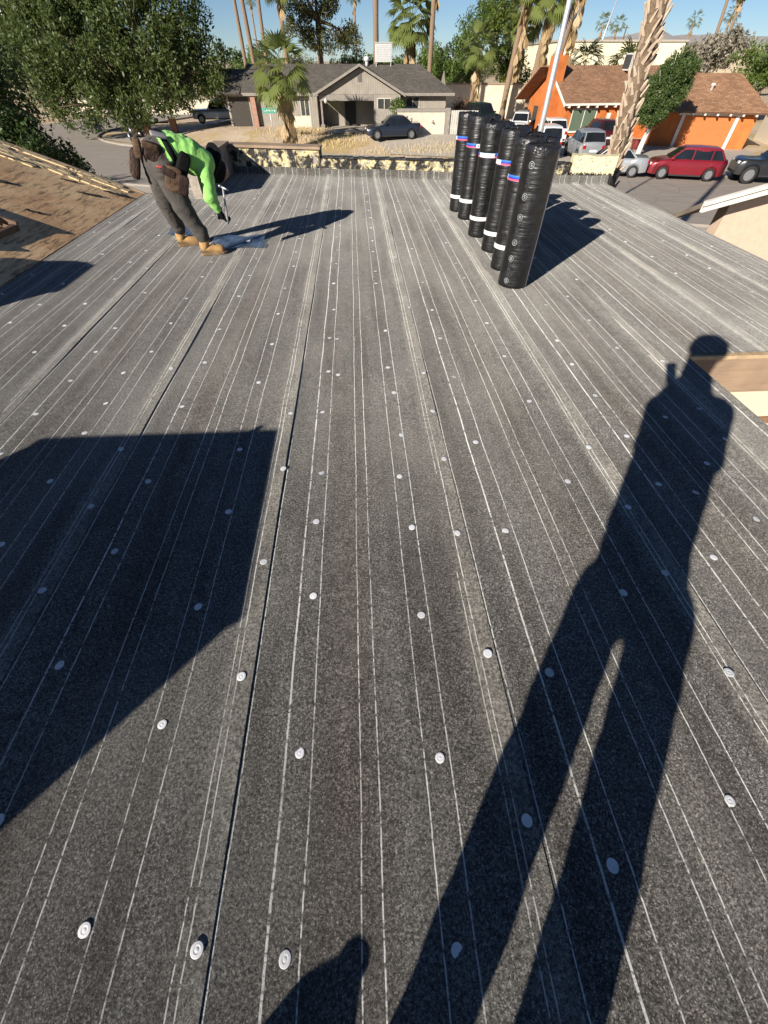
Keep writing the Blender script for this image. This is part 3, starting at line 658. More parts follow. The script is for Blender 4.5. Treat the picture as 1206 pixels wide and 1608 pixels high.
def flesh(name, caps_, parent, mats, wrinkle=0.0, seed=0, voxel=.011, smooth=10, fold=None):
    """one continuous body: overlapping tapered capsules (p, q, rp, rq, material) fused by a voxel remesh and smoothed"""
    b = MB()
    for p, q, r0, r1, _ in caps_:
        p, q = Vector(p), Vector(q); d = q - p; L = max(d.length, 1e-4); rot = Vector((0, 0, 1)).rotation_difference(d.normalized()).to_matrix().to_4x4() if L > 1e-3 else Matrix(); n0 = len(b.v)
        prof = [(r0 * math.cos(a), r0 * math.sin(a)) for a in np.linspace(-1.45, 0, 6)] + [(r1 * math.cos(a), L + r1 * math.sin(a)) for a in np.linspace(0, 1.45, 6)]
        b.lathe(prof, 20); T = Matrix.Translation(p) @ rot; b.v[n0:] = [tuple(T @ Vector(v_)) for v_ in b.v[n0:]]
    o = b.build(name + '_blocks', mats[0]); md = o.modifiers.new('r', 'REMESH'); md.mode = 'VOXEL'; md.voxel_size = voxel; sm = o.modifiers.new('s', 'SMOOTH'); sm.factor = .5; sm.iterations = smooth
    dg = bpy.context.evaluated_depsgraph_get(); m2 = bpy.data.meshes.new_from_object(o.evaluated_get(dg)); m2.name = name; bpy.data.objects.remove(o)
    n = len(m2.vertices); co = np.empty(n * 3, np.float32); m2.vertices.foreach_get('co', co); co = co.reshape(-1, 3)
    A = np.array([c[0] for c in caps_], float); B_ = np.array([c[1] for c in caps_], float); RR = np.array([(c[2], c[3]) for c in caps_]); MM = np.array([c[4] for c in caps_])
    def near(P):
        D = B_ - A; t = np.clip(np.einsum('nij,ij->ni', P[:, None] - A[None], D) / (np.einsum('ij,ij->i', D, D) + 1e-9), 0, 1); dist = np.linalg.norm(P[:, None] - (A[None] + t[..., None] * D[None]), axis=2) - (RR[:, 0] + (RR[:, 1] - RR[:, 0]) * t); return np.argmin(dist, 1)
    if wrinkle:
        no = np.empty(n * 3, np.float32); m2.vertices.foreach_get('normal', no); no = no.reshape(-1, 3); r = np.random.RandomState(seed); k_ = near(co.astype(float)); ax = (B_ - A) / (np.linalg.norm(B_ - A, axis=1)[:, None] + 1e-9); al = ax[k_]; h = np.zeros(n)
        for q in range(6):
            w_ = r.normal(0, 1, 3); w_ *= r.uniform(9, 22) / np.linalg.norm(w_); h += np.sin(np.einsum('ij,ij->i', co, al) * r.uniform(25, 75) + 3.2 * np.sin(co @ w_) + r.uniform(0, 6)) * (.5 + .5 * np.sin(co @ w_[[2, 0, 1]] + q))
        sk = (MM[k_] == 2); h[sk] = 0; co = co + no * (h / 6 * wrinkle * 2)[:, None]; m2.vertices.foreach_set('co', co.ravel().astype(np.float32))
    m2.materials.clear()
    for m_ in mats: m2.materials.append(m_)
    pc = np.array([p.center[:] for p in m2.polygons], float); mi = MM[near(pc)]; m2.polygons.foreach_set('material_index', mi.astype(np.int32)); m2.shade_smooth(); m2.update()
    ob = bpy.data.objects.new(name, m2); COL.objects.link(ob); ob.parent = parent; return ob
def cloth(name, col, rough=.85, var=.3, fold=.6, sheen=.08):
    t = NT(name); v = t.coord('Object'); n1 = t.noise(v, 9, 4, .6, .8); n2 = t.noise(v, 160, 2)
    t.inp('Base Color', t.mix(1, col, t.ramp(n1, [(.3, 1 - var), (.7, 1 + var * .5)]), 'MULTIPLY')); t.inp('Roughness', rough); t.inp('Sheen Weight', sheen); t.inp('Specular IOR Level', .15 if sheen == 0 else .4)
    t.bump(t.math('ADD', n1, t.math('MULTIPLY', n2, .15)), fold, .02); return t.mat
M_shirt = cloth('hi_vis_green_shirt', (.30, .66, .16), .8, .2, .9); M_pants = cloth('charcoal_work_trousers', (.075, .067, .060), .9, .3, 1.0); M_skin = mat('skin_tone', (.36, .20, .13), .55, var=.1)
M_boot = cloth('tan_work_boot', (.46, .27, .105), .7, .35, .6); M_sole = mat('boot_sole', (.20, .13, .07), .8); M_blk = cloth('black_cloth', (.007, .007, .008), .75, .3, .5, 0)
M_leather = cloth('brown_tool_leather', (.058, .037, .030), .55, .5, 1.0, 0); M_leather2 = cloth('tan_tool_leather', (.125, .078, .050), .6, .5, 1.0, 0); M_lace = mat('dark_laces', (.03, .02, .015), .8)
M_steel = mat('worn_steel', (.45, .45, .46), .35, metal=.9, var=.2)
up = lambda p: (p[0], p[1], p[2] + ROOF)
def hand(parent, wrist, elbow, palm_n, grip, mat_, name='glove', s=1.0):
    """palm with four curled fingers of unequal length and a thumb on the side"""
    W = Vector(wrist); d = (W - Vector(elbow)).normalized(); n = Vector(palm_n); n = (n - d * n.dot(d)).normalized(); sd = d.cross(n)
    J = {'w': (W - d * .02 * s, .030 * s), 'p': (W + d * .045 * s, (.040 * s, .030 * s)), 'k': (W + d * .085 * s, (.036 * s, .022 * s))}; E_ = [('w', 'p'), ('p', 'k')]
    ob = skin(name, J, E_, 'w', 1, parent, [mat_])
    for i, L in enumerate((.070, .080, .075, .058)):
        base = W + d * .08 * s + sd * ((i - 1.5) * .020 * s); c = grip
        p1 = base + (d * math.cos(c * .5) + n * math.sin(c * .5)) * L * .45 * s; p2 = p1 + (d * math.cos(c * 1.3) + n * math.sin(c * 1.3)) * L * .33 * s; p3 = p2 + (d * math.cos(c * 2.1) + n * math.sin(c * 2.1)) * L * .28 * s
        skin('finger', {'a': (base - d * .02, .0105 * s), 'b': (p1, .0098 * s), 'c': (p2, .009 * s), 'd': (p3, .0078 * s)}, [('a', 'b'), ('b', 'c'), ('c', 'd')], 'a', 1, ob, [mat_])
    t0 = W + d * .03 * s - sd * .03 * s; t1 = t0 + (d * .7 - sd * .6 + n * .3).normalized() * .036 * s; t2 = t1 + (d * .75 + n * .65 + sd * .1).normalized() * .032 * s
    skin('thumb', {'a': (t0, .013 * s), 'b': (t1, .0115 * s), 'c': (t2, .009 * s)}, [('a', 'b'), ('b', 'c')], 'a', 1, ob, [mat_])
    return ob
def boot(parent, ankle, toe_dir, s=1.0):
    A = Vector(ankle); d = Vector((toe_dir[0], toe_dir[1], 0)).normalized(); z = Vector((0, 0, 1)); g = Vector((A.x, A.y, ROOF + .008))
    J = {'t': (g + z * .185, .058 * s), 'a': (g + z * .12 - d * .005, .055 * s), 'h': (g + z * .058 - d * .022, .048 * s), 'm': (g + z * .055 + d * .075, .047 * s), 'o': (g + z * .044 + d * .145, .045 * s), 'e': (g + z * .036 + d * .19, .034 * s)}
    o = skin('boot', J, [('t', 'a'), ('a', 'h'), ('h', 'm'), ('m', 'o'), ('o', 'e')], 'a', 2, parent, [M_boot], wrinkle=.0025, seed=3)
    sd = d.cross(z); P = []
    for f, w_ in ((-.072, .030), (-.05, .044), (0, .044), (.06, .041), (.12, .050), (.175, .048), (.212, .026)): P.append((f, w_))
    poly = [(g + d * f + sd * w_) for f, w_ in P] + [(g + d * f - sd * w_) for f, w_ in reversed(P)]
    b = MB(); b.prism([(p.x, p.y) for p in poly][::-1], ROOF + .006, ROOF + .034); b.build('sole', M_sole, o, bevel=.004)
    b = MB()
    for i in range(4):
        c = g + z * (.100 + .026 * i) + d * (.088 - .017 * i); b.bar(c - sd * .03, c + sd * .03, .007, .007)
    b.build('laces', M_lace, o)
    return o
wk = empty('person', (-1.9, 5.38, ROOF))
tag(wk, 'worker in a bright green long sleeved shirt bending over, hammer in gloved hand', 'person')
wk.matrix_world = Matrix.Translation((0, 0, 0)); wk.location = (0, 0, 0)
WJ = {'pel': (-1.93, 5.27, .855), 'wai': (-1.82, 5.335, .885), 'che': (-1.69, 5.415, .835), 'upc': (-1.60, 5.46, .785), 'hiR': (-1.885, 5.19, .77), 'hiL': (-2.01, 5.37, .77), 'thR': (-1.86, 5.19, .62), 'thL': (-2.055, 5.42, .62), 'knR': (-1.835, 5.195, .46), 'knL': (-2.09, 5.455, .45),
      'anR': (-1.735, 5.222, .19), 'anL': (-2.087, 5.56, .19), 'shR': (-1.535, 5.305, .755), 'elR': (-1.515, 5.165, .535), 'foR': (-1.495, 5.18, .478), 'wrR': (-1.475, 5.205, .415), 'shL': (-1.69, 5.61, .77), 'elL': (-1.66, 5.74, .57), 'wrL': (-1.60, 5.64, .38), 'nec': (-1.545, 5.525, .745), 'hea': (-1.50, 5.575, .705), 'crn': (-1.46, 5.62, .68)}
NPJ = {k: np.array(up(p)) for k, p in WJ.items()}
lt = Vector((.5, -.866, 0)); off = lambda k, d_, dz=0: tuple(Vector(NPJ[k]) + lt * d_ + Vector((0, 0, dz)))
CP = []
for a, b_, wa, wb_, ra, rb in (('pel', 'wai', .085, .095, .132, .122), ('wai', 'che', .095, .125, .122, .128), ('che', 'upc', .125, .135, .128, .108)):
    for sd, ex in ((1, 0), (-1, 0), (0, .012)):
        p_, q_ = Vector(off(a, sd * wa)), Vector(off(b_, sd * wb_))
        if a == 'pel': md_ = p_.lerp(q_, .30); CP.append((tuple(p_), tuple(md_), ra + ex, ra + ex, 1)); CP.append((tuple(p_.lerp(q_, .55)), tuple(q_), ra + ex + .004, rb + ex, 0))
        else: CP.append((tuple(p_), tuple(q_), ra + ex, rb + ex, 0))
CP += [(off('che', .10, -.06), off('che', -.10, -.06), .10, .10, 0), (off('wai', .06, -.07), off('wai', -.06, -.07), .10, .10, 0)]
for sd in 'RL':
    CP += [(NPJ['hi' + sd], NPJ['th' + sd], .142, .122, 1), (NPJ['th' + sd], NPJ['kn' + sd], .122, .100, 1), (NPJ['kn' + sd], NPJ['an' + sd], .100, .070, 1), (NPJ['an' + sd] + np.array([0, 0, .04]), NPJ['an' + sd], .078, .078, 1)]
    CP += [(NPJ['sh' + sd], NPJ['el' + sd], .092, .066, 0), (NPJ['el' + sd], NPJ['wr' + sd], .066, .036, 0)]
CP += [(off('pel', .07), NPJ['hiR'], .13, .142, 1), (off('pel', -.07), NPJ['hiL'], .13, .142, 1), (NPJ['upc'], NPJ['nec'], .07, .06, 2), (NPJ['nec'], NPJ['hea'], .058, .07, 2), (NPJ['hea'], NPJ['crn'], .082, .088, 2)]
body = flesh('body', CP, wk, [M_shirt, M_pants, M_skin], .0065, 4)
boot(wk, np.array(up((-1.722, 5.225, .1))), (.97, .22), 1.08); boot(wk, np.array(up((-2.087, 5.575, .1))), (.95, .30), 1.08)
gl = hand(wk, NPJ['wrR'], NPJ['foR'], (.75, .35, .3), 1.15, M_blk, 'glove', 1.15)
hand(wk, NPJ['wrL'], NPJ['elL'], (-.3, -.7, .2), .5, M_blk, 'glove')
# face: nose, brow, ears and hair, turned to the floor
hd = NPJ['hea']; fd = Vector((.60, .42, -.55)).normalized(); axis = Vector((.66, .46, -.60)).normalized()
b = MB(); ear = Vector((hd[0], hd[1], hd[2])) + Vector((.30, -.95, .05)).normalized() * .072
b.lathe([(.004, -.008), (.02, -.004), (.024, .004), (.014, .010)], 12, tuple(ear)); b.build('ear', M_skin, wk, True)
# wide black hat
hc = Vector(NPJ['crn']); q = Vector((0, 0, 1)).rotation_difference(Vector((.62, .50, -.45)).normalized()).to_matrix().to_4x4()
b = MB(); prof = [(.188, -.030), (.192, -.022), (.16, .004), (.112, .018), (.108, .06), (.098, .105), (.07, .130), (.02, .138)]
b.lathe(prof, 36, caps=True); b.v = [tuple(Matrix.Translation(hc - Vector((.06, .03, -.02))) @ q @ Vector((p[0] * 1.0, p[1] * 1.12, p[2] - .02 + .02 * math.sin(3 * math.atan2(p[1], p[0])) * (math.hypot(p[0], p[1]) > .15)))) for p in b.v]
b.build('hat', M_blk, wk, True)
# tool belt, pouches, braces
def bag(name, c, size, m_, rot=(0, 0, 0), parent=None, pw_=.55):
    V = []; Fc = []; nu, nv = 20, 12; Mx = Matrix.Translation(up(c)) @ Matrix.Rotation(rot[2], 4, 'Z') @ Matrix.Rotation(rot[1], 4, 'Y') @ Matrix.Rotation(rot[0], 4, 'X'); sg = lambda x_, p_: math.copysign(abs(x_) ** p_, x_)
    r = np.random.RandomState(len(name) + int(c[2] * 100))
    for j in range(nv + 1):
        ph_ = -math.pi / 2 + math.pi * j / nv
        for i in range(nu):
            th = 2 * math.pi * i / nu; w_ = 1 + r.uniform(-.05, .05)
            V.append(Mx @ Vector((size[0] * sg(math.cos(ph_), pw_) * sg(math.cos(th), pw_) * w_, size[1] * sg(math.cos(ph_), pw_) * sg(math.sin(th), pw_) * w_, size[2] * sg(math.sin(ph_), pw_))))
    for j in range(nv):
        for i in range(nu): Fc.append((j * nu + i, j * nu + (i + 1) % nu, (j + 1) * nu + (i + 1) % nu, (j + 1) * nu + i))
    b = MB(); b.add(V, Fc); return b.build(name, m_, parent or wk, True)
tb = empty('tool_belt'); tb.parent = wk
ax = Vector((.80, .48, .25)).normalized(); c0 = Vector(up((-1.865, 5.31, .875))); x_ = ax.cross(Vector((0, 0, 1))).normalized(); y_ = x_.cross(ax)
b = MB(); V = []; n = 40
for f, g in ((-.03, .190), (-.022, .204), (.022, .204), (.03, .190)):
    for k in range(n): a = 2 * math.pi * k / n; V.append(c0 + ax * f + (x_ * math.cos(a) * 1.16 + y_ * math.sin(a) * .78) * g)
b.add(V, [(j * n + k, j * n + (k + 1) % n, (j + 1) * n + (k + 1) % n, (j + 1) * n + k) for j in range(3) for k in range(n)]); b.build('belt', M_blk, tb, True)
bag('pouch', (-1.905, 5.070, .895), (.070, .028, .070), M_leather, (.30, .30, .45), tb, .35); bag('pouch_flap', (-1.90, 5.045, .935), (.072, .016, .026), M_leather2, (.35, .30, .45), tb, .35)
bag('metal_clip', (-1.815, 5.11, 1.005), (.070, .028, .012), mat('grey_flap', (.34, .33, .33), .4), (.45, .25, .55), tb, .3)
bag('pouch', (-2.065, 5.15, .91), (.034, .036, .075), M_leather2, (0, .2, .2), tb, .4); bag('pouch', (-2.19, 5.28, .785), (.042, .070, .120), M_leather, (0, .38, .35), tb, .4); bag('pouch_flap', (-2.225, 5.27, .80), (.014, .064, .090), M_leather2, (0, .42, .35), tb, .4)
bag('pouch', (-1.775, 5.025, .70), (.075, .034, .100), M_leather2, (.05, .32, .35), tb, .4); bag('pouch', (-1.705, 5.035, .655), (.052, .028, .080), M_leather, (.1, .38, .4), tb, .35); bag('pouch_flap', (-1.79, 4.995, .755), (.062, .018, .034), M_leather, (.1, .5, .35), tb, .4)
bag('side_panel', (-1.685, 5.105, .775), (.055, .035, .125), M_blk, (.0, .62, .45), tb, .45)
for a_, l_ in (((-2.07, 5.17, 1.0), .10), ((-2.12, 5.22, .95), .12), ((-1.97, 5.10, 1.0), .05)):
    b = MB(); b.tube([up(a_), up((a_[0] - .012, a_[1], a_[2] + l_ * .5))], .009, 8); b.build('tool_handle', M_steel, tb, True)
bag('red_patch', (-1.868, 5.040, .79), (.040, .008, .010), mat('red_print', (.42, .06, .06), .7), (0, .15, .2), wk, .8)
# hammer held upright in the glove
hm = empty('hammer', (0, 0, 0)); tag(hm, 'roofing hammer with steel head held upright in the worker\'s black glove', 'hammer')
hp = Vector(NPJ['wrR']) + (Vector(NPJ['wrR']) - Vector(NPJ['foR'])).normalized() * .085 + Vector((.045, -.01, .01)); ht = hp + Vector((.03, .01, .25))
b = MB(); b.tube([hp - (ht - hp) * .22, hp, hp + (ht - hp) * .6, ht], [.014, .013, .0095, .010], 10); b.build('handle', mat('grey_handle', (.30, .30, .31), .4), hm, True)
b = MB(); hx = Vector((.8, -.45, -.25)).normalized(); b.tube([ht - hx * .05, ht - hx * .03, ht - hx * .028, ht + hx * .02, ht + hx * .07], [.016, .016, .011, .013, .004], 10); b.build('head', M_steel, hm, True)

# the photographer, standing behind the camera: only the shadow is in the picture
ph = empty('person', (0, 0, 0)); tag(ph, 'photographer in cap holding up a phone, seen only as a long shadow', 'person')
PJ = {'pel': (-.335, -.87, .99), 'wai': (-.335, -.82, 1.06), 'che': (-.27, -.70, 1.26), 'upc': (-.17, -.52, 1.42), 'hiL': (-.425, -.815, .88), 'hiR': (-.235, -.955, .88), 'knL': (-.37, -.82, .47), 'knR': (-.185, -.985, .47), 'anL': (-.365, -.88, .13), 'anR': (-.195, -1.0, .13),
      'shL': (-.285, -.46, 1.40), 'shR': (-.02, -.57, 1.42), 'elL': (-.26, -.46, 1.22), 'wrL': (-.07, -.19, 1.345), 'elR': (.06, -.56, 1.20), 'wrR': (.06, -.20, 1.355), 'nec': (-.07, -.34, 1.55), 'hea': (.01, -.24, 1.64), 'crn': (.02, -.225, 1.70)}
NPJ = {k: np.array(up(p)) for k, p in PJ.items()}; M_jacket = cloth('navy_work_jacket', (.03, .04, .07))
CP = [(NPJ['pel'], NPJ['wai'], .17, .185, 0), (NPJ['wai'], NPJ['che'], .185, .205, 0), (NPJ['che'], NPJ['upc'], .205, .16, 0), (NPJ['shL'], NPJ['shR'], .105, .105, 0), (NPJ['upc'], NPJ['nec'], .13, .10, 2), (NPJ['nec'], NPJ['hea'], .10, .105, 2), (NPJ['hea'], NPJ['crn'], .105, .108, 2)]
for sd in 'LR': CP += [(NPJ['pel'], NPJ['hi' + sd], .15, .098, 1), (NPJ['hi' + sd], NPJ['kn' + sd], .108, .092, 1), (NPJ['kn' + sd], NPJ['an' + sd], .092, .072, 1), (NPJ['sh' + sd], NPJ['el' + sd], .10, .07, 0), (NPJ['el' + sd], NPJ['wr' + sd], .075, .055, 0), (NPJ['che'], NPJ['el' + sd], .16, .07, 0)]
flesh('body', CP, ph, [M_jacket, M_pants, M_skin], .006, 8)
boot(ph, NPJ['anL'], (.3, .95)); boot(ph, NPJ['anR'], (.5, .87))
hand(ph, NPJ['wrL'], NPJ['elL'], (.5, -.1, .6), 1.0, M_skin, 'hand', .9); hand(ph, NPJ['wrR'], NPJ['elR'], (-.4, -.1, .6), 1.0, M_skin, 'hand', .9)
b = MB(); b.lathe([(.128, -.03), (.13, .03), (.118, .075), (.075, .11), (.02, .12)], 24); b.v = [(p[0] + .01, p[1] - .24, p[2] + ROOF + 1.70) for p in b.v]; b.build('cap', M_blk, ph, True)
# phone: its lens is where the picture is taken from
pm = Matrix.Translation((0, 0, 5.0)) @ camo.rotation_euler.to_matrix().to_4x4()
pho = empty('phone', (0, 0, 0)); tag(pho, 'dark smartphone held up in the photographer\'s hands', 'phone')
b = MB(); b.box((-.05, -.135, .006), (.028, .012, .014), M=pm); b.build('case', M_blk, pho, bevel=.002)
b = MB(); b.box((-.047, -.132, .0145), (.025, .009, .0155), M=pm); b.build('screen', mat('phone_glass', (.02, .02, .03), .1), pho)
# ================================================================== GROUND, STREET, YARDS
YAW = R(3.33)
def camf(c, f): return (c * math.cos(YAW) + f * math.sin(YAW), -c * math.sin(YAW) + f * math.cos(YAW))   # heading frame of the view
def tocf(x, y): return (x * math.cos(YAW) - y * math.sin(YAW), x * math.sin(YAW) + y * math.cos(YAW))
PH = R(-20); LA = (math.cos(PH), math.sin(PH)); LN = (-math.sin(PH), math.cos(PH))
def lot(t, s): return (t * LA[0] + s * LN[0], t * LA[1] + s * LN[1])                                      # street frame
def sst(x, a, b_): x = np.clip((x - a) / (b_ - a), 0, 1); return x * x * (3 - 2 * x)
def gz(x, y):
    x = np.asarray(x, float); y = np.asarray(y, float); c, f = tocf(x, y); s = x * LN[0] + y * LN[1]
    return .75 * sst(s, 39.5, 47) * sst(c, -24, -15) * (1 - sst(c, 8.5, 13.5)) + .0 * f
def dirt():
    t = NT('desert_yard_dirt'); v = t.coord('Object'); n1 = t.noise(v, .16, 6, .6, .3); n2 = t.noise(v, 2.2, 5, .7); n3 = t.noise(v, 14, 3, .7); n4 = t.noise(t.coord('Object', loc=(50, 20, 0)), .30, 5, .65, .4)
    c = t.mix(n2, (.58, .44, .30), (.45, .335, .23)); c = t.mix(t.ramp(n1, [(.4, 0), (.62, .7)]), c, (.64, .52, .385))
    c = t.mix(t.ramp(n4, [(.50, 0), (.58, .8)]), c, t.mix(n3, (.55, .40, .16), (.40, .29, .12)))
    t.inp('Base Color', c); t.inp('Roughness', .95); t.bump(t.math('ADD', n2, n3), .6, .08); return t.mat
def asphalt():
    t = NT('worn_asphalt'); v = t.coord('Object', rot=(0, 0, R(20))); n1 = t.noise(v, .35, 5, .6); n2 = t.noise(t.coord('Object', (.5, 5, 1), rot=(0, 0, R(20))), .9, 4, .6); n3 = t.noise(v, 40, 2, .8)
    c = t.mix(n1, (.25, .215, .185), (.32, .275, .235)); c = t.mix(t.ramp(n2, [(.42, 0), (.7, .6)]), c, (.37, .325, .28)); c = t.mix(.25, c, n3, 'OVERLAY')
    vo = t.voro(t.coord('Object', (.35, .35, 1)), 1.0, 'DISTANCE_TO_EDGE'); c = t.mix(t.ramp(vo, [(.003, .5), (.008, 0)]), c, (.09, .08, .07))
    t.inp('Base Color', c); t.inp('Roughness', .9); t.bump(n3, .4, .01); return t.mat
def concrete(name, a, b_):
    t = NT(name); v = t.coord('Object'); n1 = t.noise(v, .8, 5, .65); n3 = t.noise(v, 30, 3, .7)
    t.inp('Base Color', t.mix(.3, t.mix(n1, a, b_), n3, 'OVERLAY')); t.inp('Roughness', .9); t.bump(n3, .3, .01); return t.mat
M_dirt = dirt(); M_asph = asphalt(); M_conc = concrete('pale_concrete', (.50, .44, .37), (.36, .32, .27)); M_kerb = concrete('kerb_concrete', (.34, .30, .26), (.24, .215, .19))
xs = np.unique(np.concatenate([np.linspace(-2500, -90, 14), np.arange(-90, 90.1, 1.5), np.linspace(90, 2500, 14)]))
ys = np.unique(np.concatenate([np.linspace(-300, -20, 5), np.arange(-20, 110.1, 1.5), np.linspace(110, 4000, 16)]))
XX, YY = np.meshgrid(xs, ys); ZZ = gz(XX, YY); nxg = len(xs)
V = np.stack([XX.ravel(), YY.ravel(), ZZ.ravel()], 1); I = np.arange(len(ys) - 1)[:, None] * nxg + np.arange(nxg - 1)[None]
tag(npmesh('ground', V, np.stack([I, I + 1, I + nxg + 1, I + nxg], -1).reshape(-1, 4), M_dirt, None, True), kind='structure')
def strip(name, pts_, z, m, kind='structure'):
    b = MB(); b.add([(*p, z) for p in pts_], [tuple(range(len(pts_)))]); return tag(b.build(name, m), kind=kind)
strip('street', [lot(-160, 25), lot(160, 25), lot(160, 38.3), lot(-160, 38.3)], .008, M_asph)
cor = [lot(-31 - 15.6 * math.sin(a), 38.32 + 13 * (1 - math.cos(a))) for a in np.linspace(0, math.pi / 2, 9)]
strip('side_street', cor + [lot(-46.6, 120), lot(-59, 120), lot(-59, 38.32)], .012, M_asph)
def kerb(name, pl, m=M_kerb, w_=.16, h=.13):
    b = MB(); P = [Vector((*p, 0)) for p in pl]; V = []
    for i, p in enumerate(P):
        d = (P[min(i + 1, len(P) - 1)] - P[max(i - 1, 0)]).normalized(); n = Vector((-d.y, d.x, 0)); V += [p, p + Vector((0, 0, h)), p + n * w_ + Vector((0, 0, h)), p + n * w_]
    b.add(V, [(4 * i + j, 4 * i + 4 + j, 4 * i + 5 + j, 4 * i + 1 + j) for i in range(len(P) - 1) for j in range(3)]); o = b.build(name, m); o['kind'] = 'structure'; return o
kerb('kerb', [lot(t, 38.3) for t in np.linspace(-31, 130, 60)]); kerb('kerb', [lot(-46.6, s) for s in np.linspace(110, 51.4, 20)] + cor[::-1]); kerb('kerb', [lot(t, 25) for t in np.linspace(130, -130, 60)])
def drape(name, quad, m, dz, n=16):
    A, B_, C_, D = [np.array(q) for q in quad]; V = []
    for j in range(n + 1):
        for i in range(n + 1):
            f, g = i / n, j / n; p = (A * (1 - f) + B_ * f) * (1 - g) + (D * (1 - f) + C_ * f) * g; V.append((p[0], p[1], float(gz(*p)) + dz))
    Fc = [(j * (n + 1) + i, j * (n + 1) + i + 1, (j + 1) * (n + 1) + i + 1, (j + 1) * (n + 1) + i) for j in range(n) for i in range(n)]
    return tag(npmesh(name, V, Fc, m, None, True), kind='structure')
def qcf(*p): return [camf(*q) for q in p]
drape('sidewalk', [lot(-30, 38.6), lot(60, 38.6), lot(60, 40.0), lot(-30, 40.0)], M_conc, .045, 40)
drape('driveway', qcf((.5, 42.3), (8.2, 40), (8.6, 47.2), (-2.5, 50.6)), M_conc, .06)
drape('porch_path', qcf((-5.5, 49.2), (-.5, 48.6), (-1.2, 55), (-5.0, 55)), M_conc, .05)
drape('driveway', [lot(-6, 40.1), lot(17, 40.1), lot(17, 52.5), lot(-6, 56)], M_conc, .05)
drape('sidewalk', [lot(-60, 23.4), lot(60, 23.4), lot(60, 24.8), lot(-60, 24.8)], M_conc, .04, 30)
drape('driveway', [lot(-42.5, 42.5), lot(-36, 40.2), lot(-30.5, 58), lot(-38, 58)], M_conc, .05)

# ================================================================== HOUSES
def shingle(name, c1, c2, sc=1.0):
    t = NT(name); v = t.coord('UV'); col, fac = t.brick(v, sc, c1, c2, tuple(q * .35 for q in c1), .012, .35, .145)
    n1 = t.noise(t.coord('UV', (4, 9, 1)), 1.2, 4, .7); n2 = t.noise(v, .5, 3)
    col = t.mix(1, col, t.ramp(n1, [(.3, .62), (.7, 1.4)]), 'MULTIPLY'); col = t.mix(1, col, t.ramp(n2, [(.3, .85), (.7, 1.15)]), 'MULTIPLY')
    t.inp('Base Color', col); t.inp('Roughness', .92); t.bump(fac, .5, -.02); return t.mat
M_sgray = shingle('grey_brown_shingles', (.135, .120, .100), (.085, .075, .064)); M_sorange = shingle('tan_brown_shingles', (.36, .20, .115), (.22, .115, .062))
def siding(name, col):
    t = NT(name); v = t.coord('Object'); x = t.math('FRACT', t.math('MULTIPLY', t.math('ADD', t.sep(v)[0], t.sep(v)[1]), 4.9)); g = t.ramp(x, [(0, .45), (.05, .55), (.09, 1), (.97, 1), (1, .5)]); n1 = t.noise(v, 1.6, 4, .65)
    t.inp('Base Color', t.mix(1, t.mix(1, col, g, 'MULTIPLY'), t.ramp(n1, [(.3, .85), (.7, 1.12)]), 'MULTIPLY')); t.inp('Roughness', .85); t.bump(g, .4, .02); return t.mat
M_side = siding('grey_vertical_siding', (.30, .268, .228)); M_trimg = mat('grey_trim', (.25, .225, .195), .8); M_door = mat('dark_door', (.012, .011, .011), .6)
M_win = glassmat('window_glass', (.05, .055, .05)); M_frame = mat('pale_window_frame', (.55, .52, .46), .7); M_wall_l = mat('pale_block_wall', (.60, .53, .43), .9, var=.15, scale=3, bump=.4)
M_brick = NT('reddish_brick'); _c, _f = M_brick.brick(M_brick.coord('Object', (1, 1, 1), rot=(R(90), 0, 0)), 4, (.36, .17, .11), (.28, .13, .09), (.40, .34, .28), .03, .9, .33); M_brick.inp('Base Color', _c); M_brick.inp('Roughness', .9); M_brick = M_brick.mat
def roofplane(name, quad, m, parent, th=.12):
    """roof slope with UVs running along the eave; first edge of quad is the eave, left to right seen from outside"""
    Q = [Vector(q) for q in quad]; ex = (Q[1] - Q[0]).normalized(); nr = ex.cross(Q[2] - Q[0]).normalized(); ey = nr.cross(ex); n = len(Q)
    V = Q + [q - nr * th for q in Q]; Fc = [tuple(range(n)), tuple(range(2 * n - 1, n - 1, -1))] + [((i + 1) % n, i, n + i, n + (i + 1) % n) for i in range(n)]
    b = MB(); b.add(V, Fc); b.uv = [((q - Q[0]).dot(ex), (q - Q[0]).dot(ey)) for q in V]; return b.build(name, m, parent)
def window(parent, x0, x1, z0, z1, y, nx_=2, frame=M_frame, glass=M_win, fw=.06, curtain=None):
    """window in a wall facing -y: recessed pane(s), frame, sill"""
    b = MB(); b.box((x0 - fw, y - .05, z0 - fw), (x0, y + .03, z1 + fw)); b.box((x1, y - .05, z0 - fw), (x1 + fw, y + .03, z1 + fw)); b.box((x0, y - .05, z0 - fw), (x1, y + .03, z0)); b.box((x0, y - .05, z1), (x1, y + .03, z1 + fw))
    for i in range(1, nx_): xm = x0 + (x1 - x0) * i / nx_; b.box((xm - .03, y - .04, z0), (xm + .03, y + .03, z1))
    f = b.build('window_frame', frame, parent)
    for i in range(nx_):
        b = MB(); b.box((x0 + (x1 - x0) * i / nx_ + .03, y - .012, z0), (x0 + (x1 - x0) * (i + 1) / nx_ - .03, y - .004, z1)); b.build('pane', glass, f)
    b = MB(); b.box((x0 - fw - .04, y - .09, z0 - fw - .05), (x1 + fw + .04, y - .002, z0 - fw - .002)); b.build('sill', frame, f); return f
